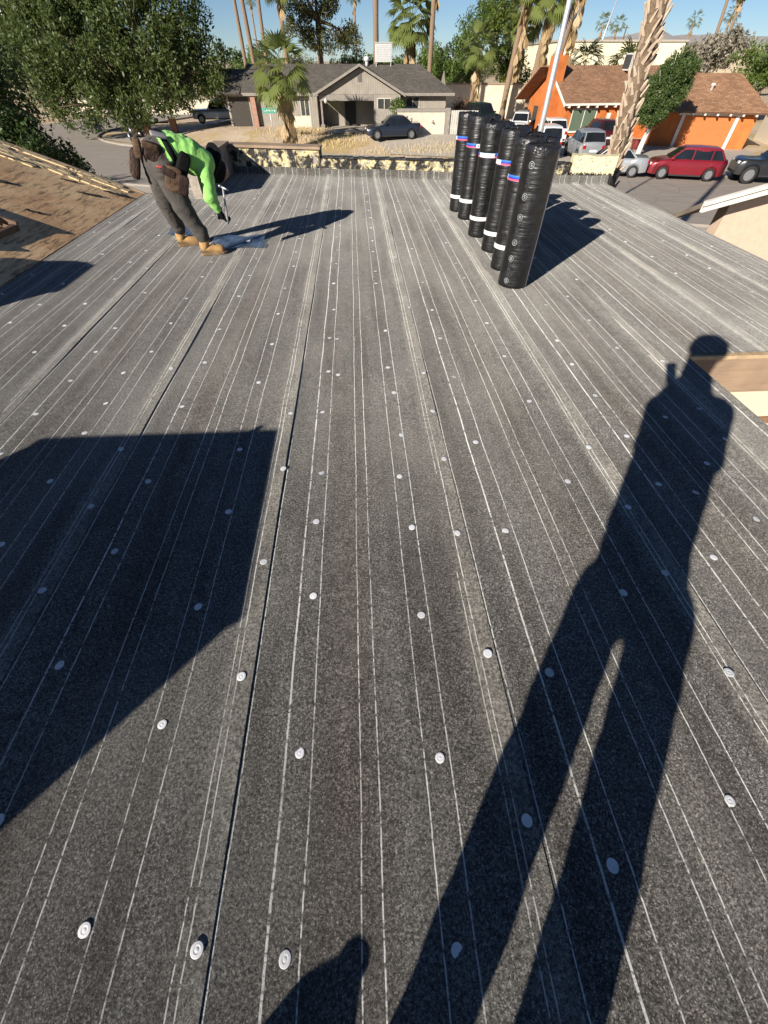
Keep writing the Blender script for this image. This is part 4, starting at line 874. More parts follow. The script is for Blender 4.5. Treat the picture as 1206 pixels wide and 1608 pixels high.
# ---- grey house across the street
GZ0 = .75
gx, gy = camf(0, 0); gh = empty('grey_house', (0, 0, GZ0), -YAW); tag(gh, 'single storey grey house with porch gable and dark shingle roof across the street', 'house')
EV, RG = 2.32, 4.08; FW = 54.6                      # eave and ridge heights above the yard, main front wall
b = MB(); b.box((-13.0, FW, -.4), (6.0, FW + 7.4, EV + .05)); b.build('wall', M_side, gh)
b = MB(); b.add([(6.0, FW, EV), (6.0, FW + 7.4, EV), (6.0, FW + 3.7, 3.7)], [(0, 1, 2)]); b.build('gable_end', M_side, gh)
roofplane('roof', [(-13.7, FW - .6, EV), (6.7, FW - .6, EV), (3.5, FW + 3.7, RG), (-13.7, FW + 3.7, RG)], M_sgray, gh)
roofplane('roof', [(6.7, FW + 8.0, EV), (-13.7, FW + 8.0, EV), (-13.7, FW + 3.72, RG), (3.5, FW + 3.72, RG)], M_sgray, gh)
roofplane('roof', [(6.72, FW - .6, EV), (6.72, FW + 8.0, EV), (3.52, FW + 3.71, RG)], M_sgray, gh)
b = MB(); b.box((.55, FW - .66, EV - .22), (6.75, FW - .62, EV - .02)); b.build('fascia', M_trimg, gh)
b = MB(); b.box((-13.7, FW - .66, EV - .22), (-6.3, FW - .62, EV - .02)); b.build('fascia', M_trimg, gh)
# porch gable, projecting towards the street
PF = 51.4; pkx = -2.15
roofplane('porch_roof', [(-6.35, FW + 2.0, EV - .02), (-6.35, PF - .5, EV - .02), (pkx, PF - .5, RG + .02), (pkx, FW + 3.6, RG + .02)], M_sgray, gh)
roofplane('porch_roof', [(1.9, PF - .5, EV - .02), (1.9, FW + 2.0, EV - .02), (pkx + .01, FW + 3.6, RG + .02), (pkx + .01, PF - .5, RG + .02)], M_sgray, gh)
b = MB(); b.add([(-5.9, PF, EV - .02), (1.5, PF, EV - .02), (pkx, PF, RG - .2), (-5.9, PF + .12, EV - .02), (1.5, PF + .12, EV - .02), (pkx, PF + .12, RG - .2)], [(0, 1, 2), (5, 4, 3), (1, 0, 3, 4), (0, 2, 5, 3), (2, 1, 4, 5)]); b.build('porch_gable', M_side, gh)
for x0, x1 in ((-6.4, pkx), (1.95, pkx)):
    b = MB(); sgn = 1 if x1 > x0 else -1; b.add([(x0, PF - .53, EV - .17), (x1, PF - .53, RG - .13), (x1, PF - .53, RG + .04), (x0, PF - .53, EV + .02), (x0, PF - .49, EV - .17), (x1, PF - .49, RG - .13), (x1, PF - .49, RG + .04), (x0, PF - .49, EV + .02)],
        [(0, 1, 2, 3), (7, 6, 5, 4), (0, 4, 5, 1), (1, 5, 6, 2), (2, 6, 7, 3), (3, 7, 4, 0)]); b.build('rake_board', M_trimg, gh)
b = MB(); b.box((-2.35, PF - .03, 3.05), (-1.98, PF + .01, 3.55)); b.build('gable_vent', mat('vent_dark', (.12, .11, .10), .8), gh)
b = MB(); b.box((-5.9, PF - .05, EV - .42), (-.95, PF + .18, EV - .03)); b.build('porch_beam', M_trimg, gh)
b = MB(); b.box((-5.85, PF - .02, -.3), (-5.68, PF + .15, EV - .43)); b.build('porch_post', M_trimg, gh, bevel=.02)
b = MB(); b.box((-5.95, PF - .1, -.3), (-5.58, PF + .25, .38)); b.build('post_base', M_trimg, gh)
b = MB(); b.box((-.92, PF - .02, -.4), (1.5, FW - .002, EV - .03)); b.build('wing_wall', M_side, gh)
b = MB(); b.box((-7.0, PF + 1.0, -.4), (-6.25, FW - .002, EV - .2)); b.build('wing_wall', M_side, gh)
b = MB(); b.box((-3.85, FW - .05, -.02), (-2.75, FW - .006, 2.12)); b.build('front_door', M_door, gh)
for xd in (-4.0, -2.75):
    b = MB(); b.box((xd, FW - .09, -.02), (xd + .13, FW - .052, 2.2)); b.build('door_jamb', M_trimg, gh)
b = MB(); b.box((-5.55, FW - .06, 1.15), (-4.2, FW - .01, 1.85)); b.build('notice_board', mat('greenish_board', (.34, .33, .22), .7, var=.3), gh)
b = MB(); b.lathe([(.05, 0), (.14, .03), (.17, .2), (.10, .3), (.03, .33)], 12, (-5.3, PF - .35, 1.75)); b.build('porch_lamp', M_frame, gh, True)
window(gh, -.55, .6, 1.35, 2.02, PF - .024); window(gh, 2.2, 3.4, 1.35, 2.0, FW); window(gh, -8.15, -7.35, .75, 1.85, FW - .001, 2)
b = MB(); b.box((-9.0, FW - 1.4, -.3), (-7.05, FW - 1.25, .80)); b.build('planter_wall', M_wall_l, gh)
b = MB(); b.box((-12.9, FW - .5, -.3), (-12.45, FW - .05, EV - .02)); b.build('brick_column', M_brick, gh)
b = MB(); b.box((-15.3, FW - .1, -.4), (-13.02, FW + 7.0, EV + .0)); b.build('garage_wall', M_side, gh)
b = MB(); b.box((-15.1, FW - .14, -.35), (-13.2, FW - .104, 2.0)); b.build('garage_door', mat('garage_shade_brown', (.035, .028, .022), .7), gh)  # added dark panel: the big tree's shade on the garage front, put into colour
roofplane('garage_roof', [(-16.0, FW - 1.0, EV - .05), (-13.72, FW - 1.0, EV - .05), (-13.72, FW + 3.4, 3.75), (-16.0, FW + 3.4, 3.75)], M_sgray, gh); roofplane('garage_roof', [(-13.72, FW + 7.7, EV - .05), (-16.0, FW + 7.7, EV - .05), (-16.0, FW + 3.42, 3.75), (-13.72, FW + 3.42, 3.75)], M_sgray, gh)
# rooftop cooler and vents on the grey house
ev = empty('evaporative_cooler', (*camf(-.05, FW + 3.8), GZ0 + RG - .12), -YAW); tag(ev, 'pale square evaporative cooler on the ridge of the grey house', 'air conditioner')
M_evap = mat('galvanised_cooler', (.50, .50, .50), .55, var=.12); b = MB(); b.box((-.82, -.55, .22), (.82, .55, 1.42)); b.build('cabinet', M_evap, ev, bevel=.03)
b = MB(); b.box((-.9, -.62, 1.424), (.9, .62, 1.47)); b.build('lid', M_evap, ev)
for i in range(9):
    b = MB(); b.box((-.7, -.575, .36 + i * .11), (.7, -.552, .43 + i * .11)); b.build('louvre', M_evap, ev)
for sx in (-.75, .68):
    b = MB(); b.box((sx, -.5, -.15), (sx + .07, .5, .218)); b.build('stand', M_evap, ev)
vt = empty('roof_turbine_vent', (*camf(-1.7, FW + 3.3), GZ0 + RG - .2), 0); tag(vt, 'small white roof vent beside the cooler on the grey roof', 'roof vent')
b = MB(); b.lathe([(.14, 0), (.14, .35)], 12); b.build('pipe', M_evap, vt, True); b = MB(); b.lathe([(.14, .352), (.26, .42), (.24, .6), (.1, .68)], 12); b.build('cowl', mat('white_vent', (.7, .7, .68), .5), vt, True)
# ---- fences and gate beside the grey house
def cf3(c, f, z=0): p = camf(c, f); return (*p, z)
fw_ = empty('block_wall', (0, 0, GZ0), -YAW); tag(fw_, 'pale block wall with a grey capped frame to the right of the blue sedan', 'wall')
b = MB(); b.box((1.15, 47.55, -.4), (5.3, 47.75, 1.42)); b.build('wall', M_wall_l, fw_)
b = MB(); b.box((1.1, 47.5, 1.422), (5.32, 47.8, 1.62)); b.build('top_rail', M_trimg, fw_)
b = MB(); b.box((5.33, 47.45, -.4), (5.72, 47.85, 1.66)); b.build('post', M_trimg, fw_)
r4 = random.Random(4)
b = MB()
for cx_, cz_ in ((2.0, 1.05), (2.35, .98), (4.3, .8), (4.35, .68)):
    for i in range(4): a = r4.random() * 6; b.add([(cx_, 47.545, cz_), (cx_ + .16 * math.cos(a), 47.54, cz_ + .12 * math.sin(a)), (cx_ + .14 * math.cos(a + .7), 47.545, cz_ + .13 * math.sin(a + .7))], [(0, 1, 2)])
b.build('dark_stain', M_black, fw_); 
def picket(name, label, c0, f0, c1, f1, z, h, n, m):
    p, q = Vector(cf3(c0, f0, z)), Vector(cf3(c1, f1, z)); d = (q - p); L = d.length; o = empty(name, p, math.atan2(d.y, d.x)); tag(o, label, 'fence')
    for i in range(n):
        w_ = L / n; b = MB(); b.box((i * w_ + .012, -.012, .05), ((i + 1) * w_ - .012, .012, h - r4.random() * .015)); b.build('picket', m, o)
    for zz in (.3, h - .3):
        b = MB(); b.box((0, .014, zz), (L, .05, zz + .08)); b.build('rail', m, o)
    return o
M_gate = mat('silver_grey_boards', (.46, .44, .40), .8, var=.2)
picket('board_gate', 'pale grey upright board gate right of the block wall', 5.76, 47.6, 8.1, 47.3, GZ0 - .02, 1.55, 12, M_gate)
picket('board_fence', 'grey board fence behind the sedan beside the porch', -.95, 50.6, 1.1, 49.2, GZ0 - .02, 1.5, 12, M_trimg)
bwl = empty('boundary_wall', (0, 0, 0), -YAW); tag(bwl, 'long cream block wall behind the two houses', 'wall')
b = MB(); b.box((7.5, 73.8, -.5), (26, 74.1, 3.05)); b.build('wall', mat('cream_block_wall', (.66, .58, .45), .9, var=.15, scale=2), bwl)
b = MB(); b.box((7.4, 73.7, 3.052), (26.1, 74.2, 3.2)); b.build('coping', mat('brown_coping', (.33, .24, .17), .85), bwl)
# ---- orange house
M_or = mat('orange_stucco', (.50, .150, .036), .9, var=.22, scale=1.6, bump=.35, bs=25); M_wh = mat('white_painted_trim', (.72, .69, .63), .7, var=.12)
oh = empty('orange_house', (19.65, 50.3, 0), R(8)); tag(oh, 'bright orange stucco house with brown shingle roof and chimney on the right', 'house')
D, EZ, RZ_ = 9.0, 2.55, 4.75
b = MB(); b.box((.5, .5, -.2), (15, D - .5, EZ - .02)); b.build('wall', M_or, oh)
b = MB(); b.add([(.5, .5, EZ - .02), (.5, D - .5, EZ - .02), (.5, D / 2, RZ_ - .28), (.7, .5, EZ - .02), (.7, D - .5, EZ - .02), (.7, D / 2, RZ_ - .28)], [(0, 2, 1), (3, 4, 5), (0, 3, 5, 2), (1, 2, 5, 4)]); b.build('gable_end', M_or, oh)
roofplane('roof', [(0, 0, EZ - .1), (15.5, 0, EZ - .1), (15.5, D / 2, RZ_), (0, D / 2, RZ_)], M_sorange, oh); roofplane('roof', [(15.5, D, EZ - .1), (-1.0, D, EZ - .1), (-1.0, D / 2 + .02, RZ_), (15.5, D / 2 + .02, RZ_)], M_sorange, oh)
b = MB(); b.slab([(-.03, -.02, EZ - .3), (-.03, D / 2, RZ_ - .2), (-.03, D / 2, RZ_ + .02), (-.03, -.02, EZ - .08)], .04); b.build('rake_board', M_wh, oh)
for i in range(16):
    b = MB(); b.box((.4 + i * .95, -.10, EZ - .36), (.52 + i * .95, .49, EZ - .225)); b.build('rafter_tail', M_wh, oh)
b = MB(); b.box((0, -.03, EZ - .22), (15.5, -.002, EZ - .075)); b.build('fascia', M_wh, oh)
b = MB(); b.box((-.45, 2.3, -.2), (.49, 4.3, 3.2)); b.add([(-.45, 2.3, 3.2), (.49, 2.3, 3.2), (.49, 4.3, 3.2), (-.45, 4.3, 3.2), (-.40, 2.6, 3.7), (.49, 2.6, 3.7), (.49, 4.0, 3.7), (-.40, 4.0, 3.7)], [(0, 1, 5, 4), (1, 2, 6, 5), (2, 3, 7, 6), (3, 0, 4, 7)])
b.box((-.40, 2.6, 3.7), (.62, 4.0, 5.35)); b.build('chimney', M_or, oh, bevel=.02)
b = MB(); b.lathe([(.25, 5.352), (.25, 5.5), (.16, 5.62)], 10, (.1, 3.3, 0)); b.build('chimney_pot', M_or, oh)
curt = NT('green_curtain'); _x = curt.math('FRACT', curt.math('MULTIPLY', curt.sep(curt.coord('Object'))[0], 7)); curt.inp('Base Color', curt.mix(_x, (.16, .22, .15), (.07, .10, .07))); curt.inp('Roughness', .35); curt = curt.mat
window(oh, 1.25, 3.7, .62, 2.05, .5, 2, M_wh, curt, .07)
b = MB(); b.box((4.9, .46, 1.3), (5.3, .498, 1.8)); b.build('meter_box', M_wh, oh)
b = MB(); b.add([(.494, 6.2, .8), (.494, 7.2, .8), (.494, 7.2, 2.0), (.494, 6.2, 2.0)], [(0, 3, 2, 1)]); b.build('side_window', M_win, oh)
oc = empty('evaporative_cooler', (*[a for a in (27.0, 54.9)], 4.4), R(8)); tag(oc, 'tilted metal cooler box on the orange house ridge', 'air conditioner')
b = MB(); b.box((-.6, -.5, 0), (.6, .5, 1.1)); b.build('cabinet', M_evap, oc, bevel=.03)
b = MB(); b.box((-.62, -.53, .12), (-.605, .5, 1.0)); b.build('side_grille', M_acd, oc)
for i in range(7):
    b = MB(); b.box((-.5, -.525, .15 + i * .12), (.5, -.502, .21 + i * .12)); b.build('louvre', M_evap, oc)
ga = empty('orange_garage', (28.3, 45.6, 0), R(-24)); tag(ga, 'orange garage wing with white door frame and brown roof beside the leafy tree', 'house')
b = MB(); b.box((-1.9, .0, -.2), (5.6, 6.5, 2.3)); b.build('wall', M_or, ga)
b = MB(); b.box((.25, -.06, .0), (4.05, -.004, 2.0)); b.build('garage_door', mat('orange_garage_door', (.48, .142, .036), .75, var=.1), ga)
for lo, hi in (((0, -.1, 0), (.24, -.002, 2.02)), ((4.06, -.1, 0), (4.3, -.002, 2.02)), ((-.1, -.12, 2.024), (4.4, -.002, 2.26))):
    b = MB(); b.box(lo, hi); b.build('door_trim', M_wh, ga)
roofplane('roof', [(-2.4, -.7, 2.28), (6.3, -.7, 2.28), (3.6, 3.4, 4.35), (-2.4, 3.4, 4.35)], M_sorange, ga); roofplane('roof', [(6.32, -.7, 2.28), (6.32, 7.4, 2.28), (3.62, 3.4, 4.35)], M_sorange, ga); roofplane('roof', [(6.3, 7.4, 2.28), (-2.4, 7.4, 2.28), (-2.4, 3.42, 4.35), (3.6, 3.42, 4.35)], M_sorange, ga)
for i in range(10):
    b = MB(); b.box((-2.2 + i * .93, -.8, 2.06), (-2.08 + i * .93, -.02, 2.17)); b.build('rafter_tail', M_wh, ga)
b = MB(); b.lathe([(.12, 0), (.12, .28), (.20, .3), (.12, .42)], 10, (1.6, 1.6, 3.4)); b.build('roof_vent', M_wh, ga, True)
nb = empty('tan_house', (37.5, 43.0, 0), R(-20)); tag(nb, 'tan house with red tile edge at the right margin beyond the garage', 'house')
b = MB(); b.box((-.5, 0, -.2), (9, 8, 2.9)); b.build('wall', M_cream, nb)
b = MB(); b.box((-.9, -.5, 2.902), (9.4, 8.4, 3.25)); b.build('tile_edge', mat('red_tile', (.34, .10, .055), .8, var=.3, scale=8), nb)
b = MB(); b.box((-.1, -.06, .6), (1.6, -.004, 2.0)); b.build('garage_door', mat('brown_door', (.26, .10, .05), .7), nb)
# cream commercial building in the distance
cbd = empty('commercial_building', (0, 0, 0), -YAW); tag(cbd, 'long low cream commercial building behind the orange house', 'building')
b = MB(); b.box((26.5, 92, -.5), (46.0, 112, 6.9)); b.build('wall', mat('cream_tilt_wall', (.80, .72, .52), .9, var=.06, scale=.3), cbd)
b = MB(); b.box((46.02, 95, -.5), (60, 112, 6.4)); b.build('tan_wing', mat('tan_wall', (.45, .37, .27), .9, var=.06, scale=.3), cbd)
b = MB(); b.box((26.3, 91.8, 6.902), (46.2, 112, 7.1)); b.build('coping', mat('grey_coping', (.42, .38, .32), .8), cbd)
# ---- white-trimmed gable just right of the roof
gb = empty('stucco_wing', (0, 0, 0)); tag(gb, 'pink-beige stucco wing with a white sloping roof edge at the right margin', 'house')
M_pink = mat('pink_beige_stucco', (.62, .47, .36), .92, var=.10, scale=10, bump=.6, bs=70)
zt = lambda x: 3.70 + (x - 5.1) * .235
b = MB(); b.add([(5.68, 7.0, 0), (11, 7.0, 0), (11, 7.0, zt(11) - .12), (5.68, 7.0, zt(5.68) - .12), (5.72, 7.25, 0), (11, 7.25, 0), (11, 7.25, zt(11) - .24), (5.72, 7.25, zt(5.68) - .24)], [(0, 1, 2, 3), (5, 4, 7, 6), (4, 0, 3, 7), (1, 5, 6, 2), (3, 2, 6, 7)]); b.build('wall', M_pink, gb)
b = MB(); b.slab([(5.07, 6.72, zt(5.07)), (11.3, 6.72, zt(11.3)), (11.3, 7.5, zt(11.3) - .36), (5.07, 7.5, zt(5.07) - .36)], .06); b.build('roof', mat('wing_roof_brown', (.18, .15, .12), .9), gb)
b = MB(); b.add([(5.03, 6.66, zt(5.03) - .115), (11.3, 6.66, zt(11.3) - .115), (11.3, 6.66, zt(11.3) + .012), (5.03, 6.66, zt(5.03) + .012), (5.03, 6.715, zt(5.03) - .115), (11.3, 6.715, zt(11.3) - .115), (11.3, 6.715, zt(11.3) + .012), (5.03, 6.715, zt(5.03) + .012)], [(0, 1, 2, 3), (7, 6, 5, 4), (0, 4, 5, 1), (1, 5, 6, 2), (2, 6, 7, 3), (3, 7, 4, 0)]); b.build('rake_board', M_wh, gb)
b = MB(); b.add([(5.0, 6.63, zt(5.0) - .03), (11.3, 6.63, zt(11.3) - .03), (11.3, 6.63, zt(11.3) + .016), (5.0, 6.63, zt(5.0) + .016), (5.0, 6.658, zt(5.0) - .03), (11.3, 6.658, zt(11.3) - .03), (11.3, 6.658, zt(11.3) + .016), (5.0, 6.658, zt(5.0) + .016)], [(0, 1, 2, 3), (7, 6, 5, 4), (0, 4, 5, 1), (1, 5, 6, 2), (2, 6, 7, 3), (3, 7, 4, 0)]); b.build('drip_trim', M_wh, gb)
# ================================================================== CARS
def paint(name, col, metal=.3):
    t = NT(name); v = t.coord('Object'); n = t.noise(v, 1.2, 3); t.inp('Base Color', t.mix(1, col, t.ramp(n, [(.3, .9), (.7, 1.06)]), 'MULTIPLY')); t.inp('Roughness', .32); t.inp('Metallic', metal); t.inp('Coat Weight', .7); t.inp('Coat Roughness', .05); return t.mat
M_cglass = glassmat('car_glass', (.012, .014, .016), .04); M_tyre = mat('tyre_rubber', (.018, .018, .018), .85); M_rim = mat('alloy_rim', (.30, .30, .31), .35, metal=.6, var=.1); M_tail = mat('tail_light', (.35, .015, .015), .2); M_head = mat('head_light', (.70, .72, .75), .15, var=.1); M_dark = mat('black_plastic', (.02, .02, .021), .6); M_plate = mat('number_plate', (.65, .66, .68), .5)
def car(name, label, cat, loc, heading, pt, L=4.5, W=1.8, H=1.45, hood=.88, belt=.92, deck=.95, ws=(.62, .05), rs=(-1.1, -1.75), r=.32, xf=None, xr=None, split=(-.2,), sill=.22, group=None, bed=None, rack=False, hood_low=.72, pillar=.07):
    """hood/belt/deck: heights of bonnet, window line and boot; ws: windscreen foot and top x; rs: roof rear end and rear screen foot x"""
    o = empty(name, loc, heading); tag(o, label, cat, group)
    xf = xf if xf is not None else L / 2 - .85; xr = xr if xr is not None else -L / 2 + .80
    hx = L / 2
    xs_ = sorted(set([round(x, 3) for x in np.concatenate([np.linspace(-hx, hx, 34), [-hx + .03, -hx + .08, hx - .03, hx - .08], xf + (r + .07) * np.cos(np.linspace(0, math.pi, 13)), xr + (r + .07) * np.cos(np.linspace(0, math.pi, 13))])]))
    kx = [-hx, -hx + .06, rs[1], rs[1] + .25, ws[0] - .1, ws[0] + .12, hx - .35, hx - .05, hx]; kz = [deck - .16, deck, deck + .01, belt, belt, hood + .02, hood_low + .06, hood_low - .04, hood_low - .14]
    V = []; ns_ = 9
    for x in xs_:
        e = max(0, (abs(x) - (hx - .55)) / .55); w_ = W / 2 * (1 - .16 * e ** 2.2); zs = float(np.interp(x, kx, kz)); zb = sill + .06 * e
        az = zb
        for wx in (xf, xr):
            d = (r + .07) ** 2 - (x - wx) ** 2
            if d > 0: az = max(az, r + math.sqrt(d))
        az = min(az, zs - .12); mid = max(az + .02, (zb + zs) / 2)
        half = [(0, zb), (w_ * .72, zb), (w_ * .94, az), (w_ * .985, az + .015), (w_, mid), (w_ * .985, (mid + zs) / 2 + .02), (w_ * .955, zs - .045), (w_ * .90, zs), (0, zs + .025)]
        V += [(x, y, z) for y, z in half] + [(x, -y, z) for y, z in half[-2:0:-1]]
    m_ = 2 * ns_ - 2; Fc = []
    for i in range(len(xs_) - 1):
        for j in range(m_): a = i * m_ + j; b2 = i * m_ + (j + 1) % m_; Fc.append((a, b2, b2 + m_, a + m_))
    Fc.append(tuple(range(m_))); Fc.append(tuple((len(xs_) - 1) * m_ + j for j in range(m_ - 1, -1, -1)))
    b = MB(); b.add(V, [f[::-1] for f in Fc]); b.build('body', pt, o, True, sharp=38)
    # cabin
    wb, wt = W / 2 * .90, W / 2 * .735; fx, fX, bx_, bX = ws[1], ws[0], rs[0], rs[1]
    z0 = belt - .015; zf, zr = H - .06, H - .05; xm = (fx + bx_) / 2
    P = lambda x, f, z: (x, f, z)
    rows = [(fX, wb * .93, float(np.interp(fX, kx, kz)) - .02), (fx + .05, wt * .97, zf - .02), (fx - .12, wt, zf + .03), (xm, wt, H - .005), (bx_ + .12, wt, zr + .02), (bx_, wt * .97, zr - .03), (bX, wb * .95, float(np.interp(bX, kx, kz)) - .02)]
    V = []
    for x, hw, z in rows: V += [(x, hw, z), (x, hw * .8, z + .018), (x, 0, z + .03), (x, -hw * .8, z + .018), (x, -hw, z)]
    n0 = len(V); xb = [fX, fx + .05 + (fX - fx) * .0, fx - .12, xm, bx_ + .12, bx_, bX]
    for (x, hw, z), xx in zip(rows, xb): V += [(x, wb, z0 - .03), (x, -wb, z0 - .03)]
    Fc = []
    for i in range(6):
        for j in range(4): a = i * 5 + j; Fc.append((a, a + 1, a + 6, a + 5))
        Fc.append((n0 + 2 * i, i * 5, i * 5 + 5, n0 + 2 * i + 2)); Fc.append((i * 5 + 4, n0 + 2 * i + 1, n0 + 2 * i + 3, i * 5 + 9))
    b = MB(); b.add(V, [f[::-1] for f in Fc]); b.build('cabin', pt, o, True, sharp=30)
    # glass panels, slightly proud of the cabin surface
    def side_y(z, g=.008): f = (z - z0) / (zf - z0); return wb + (wt - wb) * f + g
    zt_ = H - .135; lo_ = belt + .015
    xA = lambda z: fX + (fx + .05 - fX) * (z - z0) / (zf - z0) - .09; xB = lambda z: bX + (bx_ - bX) * (z - z0) / (zr - z0) + .09
    cuts = [None] + list(split) + [None]
    for sd in (1, -1):
        for k in range(len(cuts) - 1):
            fr_l = (lambda z: xA(z)) if cuts[k] is None else (lambda z, c=cuts[k]: c - pillar / 2)
            re_l = (lambda z: xB(z)) if cuts[k + 1] is None else (lambda z, c=cuts[k + 1]: c + pillar / 2)
            Q = [(fr_l(lo_), sd * side_y(lo_), lo_), (fr_l(zt_), sd * side_y(zt_), zt_), (re_l(zt_), sd * side_y(zt_), zt_), (re_l(lo_), sd * side_y(lo_), lo_)]
            if Q[0][0] - Q[3][0] < .12: continue
            if Q[1][0] < Q[2][0]: Q = [Q[0], ((Q[1][0] + Q[2][0]) / 2, Q[1][1], Q[1][2]), Q[3]]
            b = MB(); b.add(Q, [tuple(range(len(Q)))] if sd > 0 else [tuple(range(len(Q)))[::-1]]); b.build('side_window', M_cglass, o)
    for nm, (xa, ha, za), (xc, hc_, zc), dx in (('windscreen', rows[0], rows[1], .014), ('rear_window', rows[6], rows[5], -.014)):
        V = []
        for f in (.10, .5, .93):
            x, hw, z = xa + (xc - xa) * f, ha + (hc_ - ha) * f, za + (zc - za) * f
            for q in (-.93, -.75, 0, .75, .93): V.append((x + dx, hw * q, z + .016 + .018 * (1 - abs(q))))
        b = MB(); b.add(V, [(i * 5 + j, i * 5 + j + 1, i * 5 + j + 6, i * 5 + j + 5) for i in range(2) for j in range(4)]); b.build(nm, M_cglass, o, True)
    # wheels
    for wx in (xf, xr):
        for sd in (1, -1):
            b = MB(); b.lathe([(r * .62, -.10), (r * .93, -.105), (r, -.07), (r, .07), (r * .93, .105), (r * .62, .10)], 26, caps=False); T = Matrix.Translation((wx, sd * (W / 2 - .115), r)) @ Matrix.Rotation(R(90), 4, 'X')
            b.v = [tuple(T @ Vector(v_)) for v_ in b.v]; ty = b.build('wheel', M_tyre, o, True)
            b = MB(); b.lathe([(.03, .02 * 1), (r * .22, .025), (r * .24, -.02), (r * .5, -.02), (r * .56, .055), (r * .63, .07)], 26, caps=True)
            for k in range(5):
                a = k * 2 * math.pi / 5; b.bar((r * .1 * math.cos(a), r * .1 * math.sin(a), .03), (r * .58 * math.cos(a), r * .58 * math.sin(a), .045), r * .2, .03)
            T2 = Matrix.Translation((wx, sd * (W / 2 - .08), r)) @ Matrix.Rotation(R(-90 * sd), 4, 'X')
            b.v = [tuple(T2 @ Vector(v_)) for v_ in b.v]; b.build('rim', M_rim, ty)
    # lights, plates, mirrors, handles, bumper strips
    e = .93
    for sd in (1, -1):
        y0, y1 = sorted((sd * W / 2 * .50, sd * W / 2 * .83)); b = MB(); b.box((hx - .22, y0, hood_low - .19), (hx + .004, y1, hood_low - .045)); b.build('headlight', M_head, o, bevel=.03)
        y0, y1 = sorted((sd * W / 2 * .60, sd * W / 2 * .865)); b = MB(); b.box((-hx - .006, y0, deck - .32), (-hx + .20, y1, deck - .10)); b.build('taillight', M_tail, o, bevel=.03)
        b = MB(); y0, y1 = sorted((sd * (wb + .02), sd * (wb + .20))); b.box((fX - .28, y0, belt - .01), (fX - .12, y1, belt + .11)); b.build('mirror', pt, o, bevel=.03)
        for k, c in enumerate([s_ for s_ in split][:2]):
            y0, y1 = sorted((sd * (W / 2 * .985), sd * (W / 2 * .985 + .025))); b = MB(); b.box((c + .07, y0, belt - .17), (c + .22, y1, belt - .13)); b.build('door_handle', pt, o)
            y0, y1 = sorted((sd * (W / 2 * .95), sd * (W / 2 + .002))); b = MB(); b.box((c - .006, y0, sill + .1), (c + .006, y1, belt - .03)); b.build('door_gap', M_dark, o)
        y0, y1 = sorted((sd * W / 2 * .93, sd * (W / 2 + .003))); b = MB(); b.box((xr + r + .1, y0, sill - .01), (xf - r - .1, y1, sill + .06)); b.build('sill_trim', M_dark, o)
    b = MB(); b.box((-hx - .02, -.26, deck - .47 if H > 1.55 else deck - .30), (-hx - .008, .26, (deck - .47 if H > 1.55 else deck - .30) + .13)); b.build('number_plate', M_plate, o)
    b = MB(); b.box((-hx - .035, -W / 2 * .78, sill + .1), (-hx + .1, W / 2 * .78, sill + .24)); b.build('rear_bumper', M_dark, o, bevel=.03)
    b = MB(); b.box((hx - .1, -W / 2 * .6, sill + .08), (hx + .012, W / 2 * .6, sill + .2)); b.build('front_grille', M_dark, o, bevel=.02)
    if rack:
        for sd in (1, -1):
            b = MB(); b.bar((bx_ + .2, sd * wt * .82, H + .05), (fx - .2, sd * wt * .82, H + .05), .05, .04); b.build('roof_rail', M_dark, o)
        for q in (.25, .5, .75):
            x = bx_ + (fx - bx_) * q; b = MB(); b.bar((x, -wt * .8, H + .07), (x, wt * .8, H + .07), .05, .03); b.build('rack_bar', M_dark, o)
    return o
HA = PH + math.pi                                    # heading to the left along the street
SED = dict(L=4.6, W=1.78, H=1.43, hood=.86, belt=.92, deck=.98, ws=(.95, .30), rs=(-.95, -1.55), r=.31, split=(-.15,))
SUV = dict(L=4.6, W=1.86, H=1.70, hood=1.02, belt=1.06, deck=1.08, ws=(1.05, .45), rs=(-1.75, -2.18), r=.36, split=(-.15, -1.2), sill=.28, hood_low=.95)
P_blue = paint('dark_blue_paint', (.018, .024, .040)); P_silver = paint('silver_paint', (.42, .44, .46), .5); P_red = paint('ruby_red_paint', (.22, .010, .020)); P_char = paint('charcoal_paint', (.020, .021, .024)); P_white = paint('white_paint', (.75, .75, .73), 0); P_maroon = paint('maroon_paint', (.075, .010, .016)); P_green = paint('dark_green_paint', (.014, .028, .020))
x, y = camf(.75, 47.0 - .6); car('sedan', 'dark blue sedan parked in front of the grey house', 'car', (x, y, float(gz(x, y)) + .06), R(180 - 3 + 9), P_blue, **SED)
x, y = lot(4.55, 37.3); car('sedan', 'silver sedan at the kerb, its front hidden by the palm trunk', 'car', (x, y, .01), HA, P_silver, **SED, group='cars along the far kerb')
x, y = lot(9.15, 37.35); car('hatchback', 'ruby red hatchback at the kerb between the silver sedan and the dark pickup', 'car', (x, y, .01), HA, P_red, L=4.35, W=1.8, H=1.56, hood=.95, belt=.98, deck=1.02, ws=(1.2, .45), rs=(-1.55, -2.0), r=.32, split=(-.1, -1.15), hood_low=.84, group='cars along the far kerb')
x, y = lot(14.3, 37.3); car('utility_vehicle', 'charcoal utility vehicle with big wheels at the right margin', 'car', (x, y, .01), HA, P_char, **{**SUV, 'L': 4.9, 'H': 1.78, 'r': .42, 'sill': .38, 'hood': 1.12, 'belt': 1.16, 'deck': 1.18, 'hood_low': 1.08}, group='cars along the far kerb')
hd_ = R(70)
def at(u_c, f): return camf(u_c, f)
def rearcar(rx, ry, hdg, L): return (rx + L / 2 * math.cos(hdg), ry + L / 2 * math.sin(hdg), .05)
